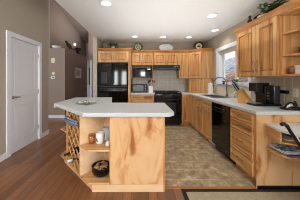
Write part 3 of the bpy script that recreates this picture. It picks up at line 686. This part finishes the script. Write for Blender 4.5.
# folding chair at the desk, mostly outside the frame
t = thing('desk_chair', 'black tubular chair leaning at the desk on the right', 'chair', (1.9, 1.40, 0))
for y in (1.42, 1.0):
    obj('frame_tube', MB().tube([(1.275, y, .895), (1.30, y, .905), (1.33, y, .885), (1.50, y, .625), (1.75, y, .22), (1.87, y, .012)], .016, 10), BLACKM, t, smooth=True)
    obj('leg', MB().tube([(1.80, y-.03 if y > 1.2 else y+.03, .46), (1.62, y-.03 if y > 1.2 else y+.03, .44), (1.60, y-.03 if y > 1.2 else y+.03, .42), (1.66, y-.03 if y > 1.2 else y+.03, .36)], .011, 8), BLACKM, t, smooth=True) if False else None
    obj('arm_highlight', MB().tube([(1.342, y-.012, .885), (1.50, y-.012, .643), (1.60, y-.012, .48)], .007, 8), STEEL, t, smooth=True, label='highlight along the chair tube, put in as a steel strip')  # light streak on the black tube, shaped as a thin steel strip
obj('cross_bar', MB().tube([(1.83, 1.0, .085), (1.83, 1.42, .085)], .012, 8), BLACKM, t, smooth=True)
obj('seat', MB().box(1.62, 2.02, 1.02, 1.40, .40, .44), BLACKM, t, bevel=.015)
for y in (1.03, 1.39): obj('leg', MB().tube([(2.0, y, .40), (2.02, y, .01)], .012, 8), BLACKM, t, smooth=True)

# things on the end shelves of the upper cabinet
t = thing('coffee_tin', 'white tin with dark lid on the bottom open end shelf', 'tin', (1.93, 1.84, UB+.0245))
obj('body', MB().box(-.075, .085, -.05, .05, 0, .105), PAPER, t, False, .005)
obj('lid', MB().lathe([(0, 0), (.03, 0), (.03, .018), (0, .018)], (-.0, 0, .1055), 14), BLACKM, t, False)
obj('label_print', MB().box(-.05, .0, -.0525, -.0505, .03, .05).box(-.05, .03, -.0525, -.0505, .062, .068), GREYC, t, False)
tag(obj('dark_jar', MB().lathe([(0, 0), (.035, 0), (.062, .035), (.06, .075), (.03, .10), (.025, .12), (0, .12)], (1.935, 1.83, 1.6125), 20), DKBROWN, smooth=True), 'round dark brown jar on the middle open end shelf', 'jar')
tag(obj('amber_jar', MB().lathe([(0, 0), (.028, 0), (.03, .075), (.02, .095), (0, .095)], (1.835, 1.90, UB+.0245), 16), mat('brown_jar', (128, 84, 52), .3), smooth=True), 'small brown jar left of the white tin on the end shelf', 'jar')

# ------------------------------------------------------------------ kitchen island
IZ = .925
t = thing('kitchen_island', 'angled wooden kitchen island with wine rack and open corner shelves', 'island', (-.35, 2.3, 0))
P1, P2 = Vector((-.747, 1.957)), Vector((-1.07, 2.28)); dg = (P2-P1).normalized(); inn = Vector((.7071, .7071))
obj('cabinet_box', MB().box(-.354, .282, 1.836, 2.54, .086, .874), WOOD, t)
obj('front_panel', MB().box(-.354, .268, 1.829, 1.8355, .086, .874), PANEL, t)
obj('corner_post', MB().box(.269, .288, 1.824, 1.850, 0, .874), WOOD, t, bevel=.002)
obj('plinth', MB().box(-.556, .2685, 1.822, 1.84, 0, .084).box(-.556, .27, 1.84, 2.5, 0, .084).prism([(-.556, 1.84), (-1.2, 2.49), (-1.2, 3.2), (-.556, 3.2)], 0, .084), PALE, t, bevel=.002)
obj('rear_box', MB().box(-.50, -.355, 2.216, 2.5, .107, .874).box(-1.054, -.62, 2.95, 3.35, .107, .874).box(-.64, -.62, 2.3, 2.95, .107, .874), WOOD, t)
e = P1+inn*.345
obj('partition', MB().prism([tuple(P1), tuple(e), tuple(e+dg*.018), tuple(P1+dg*.018)], .107, .874), PALE, t)
obj('shelf_back', MB().box(-.52, -.3545, 2.2005, 2.2145, .107, .874), PANEL, t)
e2 = P2+inn*.24
obj('rack_side', MB().prism([tuple(P2), tuple(e2), tuple(e2-dg*.018), tuple(P2-dg*.018)], .107, .874), WOOD, t)
obj('end_side', MB().box(-1.0715, -1.055, 2.30, 3.35, .107, .874), WOOD, t)
obj('bottom_shelf', MB().prism([(-.60, 1.812), (-.355, 1.812), (-.355, 2.2), (-.62, 2.5), (-.62, 3.3), (-1.27, 3.3), (-1.27, 2.51)], .085, .1065), WOODH, t, bevel=.003)
obj('middle_shelf', MB().prism([tuple(P1+Vector((.002, 0))), (-.60, 1.812), (-.355, 1.812), (-.355, 2.2), tuple(e+Vector((.002, 0)))], .47, .49), WOODH, t, bevel=.003)
obj('end_shelf', MB().prism([(-1.072, 2.30), (-1.25, 2.48), (-1.25, 3.3), (-1.072, 3.3)], .515, .535), WOODH, t, bevel=.003)
# wine lattice, boards crossing at 45 degrees
lat = MB(); wd = (P2-P1).length-.036; z0, z1 = .108, .872; o0 = P1+dg*.018
def l3(s, z, d): p = o0+dg*s+inn*d; return Vector((p.x, p.y, z))
for sg in (1, -1):
    k = -8
    while k < 12:
        k += 1; c0 = z0+k*.152
        pts = []
        for s in (0, wd): pts.append((s, c0+sg*s*1.05))
        (sa, za), (sb, zb) = pts
        def clip(sa, za, sb, zb):
            t0, t1 = 0., 1.
            for lim, low in ((z0, True), (z1, False)):
                da = (za-lim) if low else (lim-za); db = (zb-lim) if low else (lim-zb)
                if da < 0 and db < 0: return None
                if da < 0: t0 = max(t0, da/(da-db))
                elif db < 0: t1 = min(t1, da/(da-db))
            return None if t1-t0 < .05 else (sa+(sb-sa)*t0, za+(zb-za)*t0, sa+(sb-sa)*t1, za+(zb-za)*t1)
        r = clip(sa, za, sb, zb)
        if not r: continue
        sa, za, sb, zb = r; off = .012 if sg > 0 else .0125
        A_, B_ = l3(sa, za, .014 if sg > 0 else .026), l3(sb, zb, .014 if sg > 0 else .026); ax = (B_-A_)/2
        dep = Vector((inn.x, inn.y, 0))*.0058; th = ax.cross(dep).normalized()*.0072
        lat.obox((A_+B_)/2, ax*.985, dep, th)
obj('wine_lattice', lat, WOOD, t)
top = [(-.655, 1.79), (-1.385, 2.535), (-1.395, 3.40), (-.61, 3.42), (-.47, 2.61), (.405, 2.60), (.405, 1.86), (.335, 1.79)]
tag(obj('island_countertop', MB().prism(top, .876, IZ), COUNTER, bevel=.008), 'large pale grey angled countertop of the kitchen island', 'countertop')
# bottles in the lattice
BOT = mat('bottle_dark', (18, 26, 20), .1)
def bottle(s, z, d, capm, label):
    a = l3(s, z, d); n_ = Vector((inn.x, inn.y, 0)); R = n_.to_track_quat('Z', 'Y').to_matrix()
    t = thing('wine_bottle', label, 'bottle', a, 0, 'bottles in the wine rack')
    obj('glass', MB().lathe([(0, .0), (.014, 0), (.014, .06), (.022, .085), (.034, .11), (.034, .20), (0, .20)], a, 14, R), BOT, t, smooth=True)
    obj('cap', MB().lathe([(0, -.03), (.0155, -.03), (.0155, .03), (.0145, .03)], a, 14, R), capm, t, smooth=True)
ZB = [.1605+.105*k for k in range(7)]
bottle(.345, .262, -.03, IRON, 'dark-capped wine bottle low at the left of the lattice rack')
bottle(.15, .255, -.06, mat('white_cap', (226, 230, 240), .4), 'wine bottle with white foil neck sticking out low in the lattice rack')
bottle(.13, .40, .02, IRON, 'dark wine bottle deep in the right side of the lattice rack')
# folded grey towel over a bar across the lattice
tw = MB(); pr = []
for i in range(7):
    s = .02+.40*i/6; z = .745+.004*math.sin(i*2)
    pr.append((s, z))
for (s0, za), (s1, zb) in zip(pr, pr[1:]):
    for (q0, q1, dd0) in ((-.05, -.018, -.012), (-.016, .012, -.022), (.014, .045, -.014)):
        a, b2 = l3(s0, za, dd0-.006), l3(s1, zb, dd0-.006)
        tw.obox((a+b2)/2+Vector((0, 0, (q0+q1)/2)), (b2-a)/2, Vector((inn.x, inn.y, 0))*.012, Vector((0, 0, (q1-q0)/2)))
tag(obj('dish_towel', tw, noisy('grey_stripe_cloth', [(.3, (60, 66, 84)), (.5, (112, 118, 136)), (.7, (172, 178, 192))], (1, 1, 14), 3, 1, .9), bevel=.006), 'folded grey striped towel across the top of the wine rack', 'towel')

# things on the island shelves
def mug(c, r, h, m, label, hd=(-1, 0, 0), mark=False):
    t = thing('coffee_mug', label, 'mug', c, 0, 'mugs on the island shelf')
    obj('cup', MB().lathe([(0, 0), (r*.9, 0), (r, .01), (r, h), (r-.004, h), (r-.005, .012), (0, .008)], (0, 0, 0), 22), m, t, False, smooth=True)
    d = Vector(hd).normalized()
    obj('handle', MB().tube([d*(r-.003)+Vector((0, 0, h*.78)), d*(r+.018)+Vector((0, 0, h*.78)), d*(r+.024)+Vector((0, 0, h*.5)), d*(r+.016)+Vector((0, 0, h*.25)), d*(r-.003)+Vector((0, 0, h*.22))], .005, 8), m, t, False, smooth=True)
    if mark:
        mb = MB()
        for a0, a1, z0, z1 in ((-2.35, -1.95, .035, .06), (-2.2, -2.05, .06, .072), (-2.05, -1.75, .03, .042)):
            n = 5
            for i in range(n):
                a, b_ = a0+(a1-a0)*i/n, a0+(a1-a0)*(i+1)/n; R1, R2 = r+.0004, r+.0012
                mb.hexa([(R1*math.cos(a), R1*math.sin(a), z0), (R2*math.cos(a), R2*math.sin(a), z0), (R2*math.cos(b_), R2*math.sin(b_), z0), (R1*math.cos(b_), R1*math.sin(b_), z0),
                         (R1*math.cos(a), R1*math.sin(a), z1), (R2*math.cos(a), R2*math.sin(a), z1), (R2*math.cos(b_), R2*math.sin(b_), z1), (R1*math.cos(b_), R1*math.sin(b_), z1)])
        obj('printed_mark', mb, mat('mug_print', (60, 44, 40), .4), t, False, label='small dark printed mark')
mug((-.520, 2.03, .4905), .050, .135, CERAM, 'white mug with a small dark print on the island shelf', (1, .3, 0), True)
mug((-.452, 2.132, .4905), .054, .172, mat('bluegrey_glaze', (178, 186, 194), .25), 'taller grey mug behind the white mug on the island shelf', (1, -.2, 0))
t = thing('amber_glass', 'reddish amber drinking glass left of the mugs on the island shelf', 'glass', (-.622, 2.02, .4905))
obj('tumbler', MB().lathe([(0, 0), (.036, 0), (.043, .115), (.040, .115), (.034, .008), (0, .008)], (0, 0, 0), 18), AMBER, t, False, smooth=True)
obj('drink', MB().lathe([(0, .009), (.033, .009), (.037, .07), (0, .07)], (0, 0, 0), 18), mat('amber_wax', (196, 142, 98), .3), t, False, smooth=True)
tag(obj('creamer_jug', MB().lathe([(0, 0), (.022, 0), (.028, .02), (.022, .04), (.024, .055), (.02, .055), (.02, .04), (0, .01)], (-.398, 1.93, .4905), 16), CERAM, smooth=True), 'tiny white creamer at the right of the island shelf', 'creamer')
bc = (-.488, 1.985, .107)
t = thing('basket_bowl', 'glossy black bowl on the bottom shelf of the island', 'bowl', bc)
obj('bowl', MB().lathe([(0, 0), (.07, 0), (.104, .03), (.120, .075), (.117, .112), (.122, .12), (.110, .12), (.106, .09), (.085, .03), (0, .02)], (0, 0, 0), 28), BLACK, t, False, smooth=True)
pp = MB()
for k in range(70):
    a = random.uniform(0, 2*PI); r = .094*math.sqrt(random.random())
    pp.ball((bc[0]+r*math.cos(a), bc[1]+r*math.sin(a), bc[2]+.095+random.uniform(0, .03)), (random.uniform(.010, .018), random.uniform(.008, .013), random.uniform(.006, .011)), 6, 4, .2)
o = tag(obj('potpourri', pp, noisy('potpourri_mix', [(.3, (92, 60, 38)), (.5, (160, 118, 78)), (.7, (208, 178, 136))], (1, 1, 1), 40, 1, .8)), 'brown potpourri filling the black bowl', 'potpourri'); o['kind'] = 'stuff'
# glass tray with shells on the island top
tc_ = Vector((-.835, 2.44, IZ+.001)); R = Matrix.Rotation(-.5, 3, 'Z')
def rb(mb, x0, x1, y0, y1, z0, z1):
    c = R@Vector(((x0+x1)/2, (y0+y1)/2, 0)); return mb.obox(tc_+c+Vector((0, 0, (z0+z1)/2)), R@Vector(((x1-x0)/2, 0, 0)), R@Vector((0, (y1-y0)/2, 0)), (0, 0, (z1-z0)/2))
g = MB(); rb(g, -.12, .12, -.10, .10, 0, .006)
for a in ((-.12, -.114, -.10, .10), (.114, .12, -.10, .10), (-.114, .114, -.10, -.094), (-.114, .114, .094, .10)): rb(g, *a, .006, .035)
tag(obj('glass_tray', g, CLEAR), 'square glass tray of pebbles on the island countertop', 'tray')
k = 0
PB = [mat('pebble_'+n, c, .5) for n, c in (('white', (226, 222, 212)), ('sand', (190, 176, 148)), ('olive', (112, 112, 82)), ('grey', (128, 128, 126)))]
for ix in range(4):
    for iy in range(3):
        c = R@Vector((-.078+.052*ix, -.06+.06*iy, 0)); cn = ('white', 'sandy', 'olive', 'grey')[k*3 % 4]
        o = obj('pebble', MB().ball(tc_+c+Vector((0, 0, .0265)), (.022+.003*math.sin(k), .024, .019), 10, 6, .06), PB[k*3 % 4], smooth=True)
        tag(o, '%s smooth pebble lying in the glass tray on the island' % cn, 'pebble', 'pebbles in the glass tray, '+cn); k += 1

# ------------------------------------------------------------------ floor mat
t = thing('floor_mat', 'beige woven floor mat with black border in the foreground', 'mat', (1.4, 1.45, 0))
bo = MB(); x0, x1, y0, y1 = .487, 2.6, 1.10, 1.857
for a in ((x0, x1, y1-.045, y1), (x0, x1, y0, y0+.045), (x0, x0+.045, y0+.045, y1-.045), (x1-.045, x1, y0+.045, y1-.045)): bo.box(*a, .001, .011)
obj('border', bo, mat('mat_border', (22, 22, 24), .8), t, bevel=.002)
obj('weave', MB().box(x0+.045, x1-.045, y0+.045, y1-.045, .001, .009), MATW, t)

# ------------------------------------------------------------------ ceiling lights
CL = ['recessed ceiling light nearest the camera, above the island', 'recessed ceiling light at the back left, above the decorative plate', 'recessed ceiling light at the back centre, above the range hood', 'recessed ceiling light at the back right, before the corner cabinet', 'recessed ceiling light at the front right, before the upper cabinet', 'recessed ceiling light above the sink window']
for i, (x, y) in enumerate(CANS):
    t = thing('ceiling_light', CL[i], 'ceiling light', (x, y, CZ-.012), 0, 'recessed kitchen ceiling lights')
    obj('trim_ring', MB().lathe([(.078, .011), (.10, .011), (.10, .004), (.078, .0)], (0, 0, 0), 28), WHITE, t, False, smooth=False)
    obj('lens', MB().lathe([(0, .003), (.077, .003), (.077, .008), (0, .008)], (0, 0, 0), 28), LAMP, t, False)
    l = bpy.data.lights.new('can_glow', 'SPOT'); l.energy = 10; l.spot_size = 2.4; l.spot_blend = .8; l.shadow_soft_size = .07; l.color = (1, .97, .92)
    lo = bpy.data.objects.new('can_glow', l); C.objects.link(lo); lo.location = (x, y, CZ-.03)

# ------------------------------------------------------------------ decor on top of the cabinets
LEAF = noisy('leaf_green', [(.3, (38, 62, 34)), (.6, (86, 112, 58)), (.75, (150, 160, 96))], (1, 1, 1), 25, 2, .5, .3, 0, 0, True)
LEAFD = noisy('leaf_dusty', [(.3, (38, 58, 40)), (.5, (96, 118, 84)), (.65, (186, 196, 164))], (1, 1, 1), 25, 2, .6, .3, 0, 0, True)
def plant(name, c, r, n, ln, w, label, m, potm, potr, poth, squash=.7, group=None, zmax=9):
    t = thing(name, label, 'plant', c)
    obj('pot', MB().lathe([(0, 0), (potr*.75, 0), (potr, poth), (potr-.006, poth), (potr*.7, poth*.6), (0, poth*.6)], (0, 0, 0), 16), potm, t, False, smooth=True)
    f = MB()
    for k in range(n):
        a = random.uniform(0, 2*PI); el = random.uniform(-.15, 1.1); rad = r*random.uniform(.25, .8)
        d = Vector((math.cos(a)*math.cos(el), math.sin(a)*math.cos(el), math.sin(el)*squash))
        p = Vector((0, 0, poth))+d*rad; p.z = max(p.z, .03)
        if p.z+ln*d.z+c[2] > zmax: p.z = zmax-ln*.5-c[2]-.02; d.z = -.2
        f.leaf(p, d+Vector((random.uniform(-.5, .5), random.uniform(-.5, .5), 0)), ln, w, .25 if p.z > .1 else .05)
    obj('foliage', f, m, t, False)
    for k in range(6):
        a = 2*PI*k/6; obj('stem', MB().tube([(0, 0, poth*.6), (.3*r*math.cos(a), .3*r*math.sin(a), poth+.2*r), (.6*r*math.cos(a), .6*r*math.sin(a), poth+.4*r*squash)], .0025, 5), m, t, False)
    return t
plant('potted_plant', (-.81, 4.74, CT), .16, 150, .07, .05, 'round leafy green plant on top of the cabinet above the refrigerator', LEAFD, WPLAST, .06, .13, .9, None, 2.475)
def disc(name, c, r, label, cat, ringm, inm, motif=None, tilt=-.22, sx=1.0, sz=1.0, rz=0):
    t = thing(name, label, cat, c, rz); R = Matrix.Rotation(PI/2+tilt, 3, 'X') @ Matrix.Diagonal((sx, sz, 1))
    cc = Vector((0, 0, r*sz*math.cos(tilt)+.004)) if True else 0
    obj('rim', MB().lathe([(r*.68, .002), (r*.72, .010), (r, .016), (r, .008), (r*.7, -.004), (r*.68, -.004)], cc, 32, R), ringm, t, False, smooth=True)
    obj('face', MB().lathe([(0, .0), (r*.675, .0), (r*.675, -.004), (0, -.004)], cc, 32, R), inm, t, False)
    if motif: 
        mb = MB(); motif(mb, cc, R, r); obj('motif', mb, [DKBROWN, LEAF], t, False)
    return t
def m_leaf(mb, c, R, r):
    for k in range(7):
        a = k*.9; p = c+R@Vector((r*.35*math.cos(a), r*.35*math.sin(a), .003)); mb.mi = k % 2
        u = R@Vector((r*.16*math.cos(a), r*.16*math.sin(a), 0)); v = R@Vector((-r*.08*math.sin(a), r*.08*math.cos(a), 0)); mb.obox(p, u, v, R@Vector((0, 0, .0015)))
def m_tree(mb, c, R, r):
    pts = [(-.34, -.22), (.34, -.22), (.30, .02), (.14, .06), (.04, .36), (-.08, .14), (-.30, .02)]
    V = [mb.bm.verts.new(c+R@Vector((x*r, y*r, .0015))) for x, y in pts]; U = [mb.bm.verts.new(c+R@Vector((x*r, y*r, .004))) for x, y in pts]
    mb.face(V[::-1]); mb.face(U)
    for i in range(len(pts)): mb.face([V[i], V[(i+1) % 7], U[(i+1) % 7], U[i]])
CREAM = mat('cream_glaze', (226, 216, 186), .3); DGREEN = noisy('green_rim', [(.35, (34, 60, 48)), (.6, (110, 140, 116)), (.7, (200, 206, 180))], (1, 1, 1), 30, 1, .3)
disc('decorative_plate', (-.062, 4.96, CT), .142, 'round plate with green rim leaning on top of the microwave cabinet', 'plate', DGREEN, CREAM, m_leaf)
disc('oval_platter', (.82, 4.97, CT), .128, 'white oval platter leaning on top of the cabinet above the range', 'platter', CERAM, CERAM, None, -.25, 1.85, .98)
disc('round_plaque', (1.80, 4.80, CT), .140, 'dark-rimmed round plaque with a dark motif on top of the corner cabinet', 'plaque', DKBROWN, CREAM, m_tree, -.2, 1, 1, -.35)
# trailing plant and carved figure on the right upper cabinet
t = thing('trailing_plant', 'trailing green plant on top of the wall cabinet right of the window', 'plant', (1.92, 2.42, CT))
obj('pot', MB().lathe([(0, 0), (.06, 0), (.085, .07), (.09, .10), (.08, .10), (.06, .05), (0, .05)], (0, 0, 0), 18), mat('stone_pot', (222, 214, 198), .6), t, False, smooth=True)
f = MB(); st = []
for k in range(22):
    a = random.uniform(-2.2, 2.2) if k % 2 else random.uniform(0, 2*PI); L0 = random.uniform(.14, .34)
    dr = Vector((math.cos(a)*.35, math.sin(a) if k % 2 else -abs(math.sin(a)), 0)).normalized()
    p0 = Vector((0, 0, .10)); p1 = p0+dr*L0*.5+Vector((0, 0, .08)); p2 = p0+dr*L0+Vector((0, 0, random.uniform(.0, .12)))
    p1.z = min(p1.z, .22); p2.z = min(p2.z, .22); p1.x = min(p1.x, .12); p2.x = max(min(p2.x, .12), -.13)
    st.append((p0, p1, p2))
    for q in range(7):
        u = (q+1)/7; p = p0*(1-u)**2+p1*2*u*(1-u)+p2*u*u
        f.leaf(p, dr+Vector((random.uniform(-.8, .8), random.uniform(-.8, .8), random.uniform(-.2, .35))), random.uniform(.07, .11), random.uniform(.04, .06), .25)
obj('foliage', f, LEAF, t, False)
for p0, p1, p2 in st[:10]: obj('stem', MB().tube([p0, p0*.25+p1*.5+p2*.25, p2], .003, 5), LEAF, t, False)
fg = MB().lathe([(0, 0), (.035, 0), (.032, .02), (.022, .03), (.032, .07), (.028, .11), (.014, .125), (.022, .145), (.02, .17), (.008, .185), (0, .187)], (1.84, 2.63, CT), 14)
fg.tube([(1.81, 2.63, CT+.10), (1.795, 2.615, CT+.07), (1.815, 2.60, CT+.05)], .009, 6)
tag(obj('carved_figurine', fg, DKBROWN, smooth=True), 'dark brown carved figurine left of the trailing plant on the cabinet', 'figurine')

# plants on the window sill
def sill_plant(y, r, n, label, m, flower=None, h=.05):
    t = thing('sill_plant', label, 'plant', (RX+.01, y, WZ0+.0205), 0, 'small plants on the window sill')
    obj('pot', MB().lathe([(0, 0), (.022, 0), (.03, h), (.026, h), (.02, .03), (0, .03)], (0, 0, 0), 14), flower[1] if flower else DKBROWN, t, False, smooth=True)
    f = MB()
    for k in range(n):
        a = random.uniform(0, 2*PI); d = Vector((math.cos(a)*.6, math.sin(a), random.uniform(.2, 1.2)))
        f.leaf(Vector((0, 0, h))+d.normalized()*r*.3, d, r, r*.5, .1)
    obj('foliage', f, m, t, False)
    if flower:
        for k in range(6):
            a = k*1.05; obj('flower', MB().ball((.02*math.cos(a), .025*math.sin(a), h+.035+.01*(k % 2)), .015, 8, 6, .1), flower[0], t, False, smooth=True)
sill_plant(3.92, .05, 26, 'small dark green plant at the left of the window sill', LEAF)
sill_plant(3.76, .04, 12, 'small red flowering plant in the middle of the window sill', LEAF, (mat('red_petal', (196, 60, 66), .5), CERAM))
sill_plant(3.42, .09, 34, 'larger bright green plant at the right of the window sill', noisy('bright_leaf', [(.3, (52, 96, 40)), (.7, (120, 160, 80))], (1, 1, 1), 20, 1, .5), None, .05)

# ------------------------------------------------------------------ left walls: switches, picture, ledge decor, hallway
def plate(name, x, y, z, w, h, m, label, cat, knob=True):
    t = thing(name, label, cat, (x, y, z))
    obj('plate', MB().box(-w/2, w/2, -.008, 0, -h/2, h/2), m, t, False, .003)
    if knob: obj('toggle', MB().box(-.012, .012, -.016, -.0085, -.022, .022), WPLAST, t, False, .002)
    return t
plate('light_switch', -2.97, 5.369, 2.0-.03, .13, .17, IVORY, 'upper cream chime box on the brown wall beyond the door', 'wall plate', False)
plate('thermostat', -2.96, 5.369, 1.53, .09, .10, IVORY, 'small cream wall switch above the thermostat on the brown wall', 'switch')
t = thing('thermostat', 'white thermostat with a dark display on the brown wall', 'thermostat', (-2.965, 5.369, 1.385))
obj('case', MB().box(-.075, .075, -.03, 0, -.045, .045), WPLAST, t, False, .012)
obj('display', MB().box(-.035, .035, -.032, -.0305, -.018, .02), mat('lcd', (90, 98, 88), .3), t, False)
t = thing('wall_outlet', 'low white wall outlet with a plug-in on the brown wall near the island', 'outlet', (-2.90, 5.369, .42))
obj('plate', MB().box(-.045, .045, -.007, 0, -.065, .065), WPLAST, t, False, .003)
obj('plug', MB().box(-.03, .03, -.045, -.0075, -.05, .0), WPLAST, t, False, .006)
# framed picture on the partition's side
t = thing('framed_picture', 'small framed picture with white mat on the brown hallway wall', 'picture', (-2.569, 6.45, 1.33))
fm = MB(); py0, py1, pz0, pz1 = 6.10, 6.84, 1.33, 1.85
for a in ((py0, py0+.04, pz0, pz1), (py1-.04, py1, pz0, pz1), (py0+.04, py1-.04, pz0, pz0+.04), (py0+.04, py1-.04, pz1-.04, pz1)): fm.box(-2.569, -2.52, *a)
obj('frame', fm, mat('grey_frame', (120, 108, 98), .5), t, bevel=.003)
obj('mat_board', MB().box(-2.569, -2.545, py0+.04, py1-.04, pz0+.04, pz1-.04), PAPER, t)
obj('print', MB().box(-2.5448, -2.5435, py0+.16, py1-.16, pz0+.13, pz1-.13), noisy('soft_print', [(.35, (150, 160, 170)), (.6, (206, 204, 196))], (1, 1, 1), 6, 2, .6), t)
# ledge decor
t = thing('carved_bird', 'dark carved bird perched on the high ledge of the brown wall', 'sculpture', (-2.72, 5.95, 2.39))
bd = MB(); bd.tube([(-2.76, 5.880, 2.71), (-2.73, 5.900, 2.67), (-2.68, 5.920, 2.60), (-2.62, 5.940, 2.53), (-2.56, 5.960, 2.47)], [.012, .055, .075, .045, .012], 12)
bd.ball((-2.755, 5.880, 2.73), .05, 12, 8)
obj('body', bd, BLACKM, t, smooth=True)
obj('wing', MB().hexa([(-2.74, 5.860, 2.66), (-2.66, 5.840, 2.66), (-2.55, 5.880, 2.46), (-2.60, 5.900, 2.48), (-2.74, 5.870, 2.68), (-2.66, 5.850, 2.68), (-2.55, 5.890, 2.48), (-2.60, 5.910, 2.50)]), DKBROWN, t)
obj('perch', MB().tube([(-2.67, 5.930, 2.56), (-2.67, 5.930, 2.45), (-2.67, 5.930, 2.392)], [.020, .018, .06], 8), BLACKM, t)
plant('ledge_plant', (-2.78, 7.0, 2.391), .17, 80, .12, .06, 'dark bushy plant on the high ledge above the hallway picture', noisy('dark_leaf', [(.3, (24, 26, 20)), (.7, (62, 58, 42))], (1, 1, 1), 20, 1, .6), DKBROWN, .08, .24, .6)
tag(obj('ledge_bowl', MB().lathe([(0, 0), (.06, 0), (.12, .04), (.17, .105), (.16, .105), (.11, .05), (0, .02)], (-2.97, 5.60, 2.391), 20), CERAM, smooth=True), 'wide white bowl at the left end of the high ledge', 'bowl')
t = thing('wall_sconce', 'small square lit lamp on the upper brown wall', 'sconce', (-3.149, 7.45, 2.98))
obj('bracket', MB().box(0, .03, -.04, .04, -.04, .04), WPLAST, t, False)
obj('lamp', MB().box(.031, .09, -.05, .05, -.05, .05), emis('sconce_glow', (255, 246, 230), 1.6), t, False, .01)
# hallway cupboard
t = thing('hall_cupboard', 'white cupboard at the far end of the hallway', 'cupboard', (-2.70, 8.5, 0))
obj('body', MB().box(-2.88, -2.62, 8.35, 8.8, .06, .98).box(-2.86, -2.64, 8.38, 8.77, 0, .06), mat('bluish_white', (206, 212, 226), .5), t, bevel=.004)
obj('top', MB().box(-2.90, -2.60, 8.33, 8.81, .981, 1.01), WPLAST, t, bevel=.003)
obj('door', MB().box(-2.865, -2.635, 8.33, 8.349, .08, .96), mat('bluish_white_door', (200, 208, 224), .5), t, bevel=.004)
t = thing('hall_column', 'white post beside the hallway opening', 'post', (-2.36, 7.9, 0))
obj('shaft', MB().box(-2.50, -2.42, 7.86, 7.95, .12, 2.3), WHITE, t, bevel=.004)
obj('plinth', MB().box(-2.54, -2.39, 7.83, 7.98, 0, .119), WHITE, t, bevel=.004)
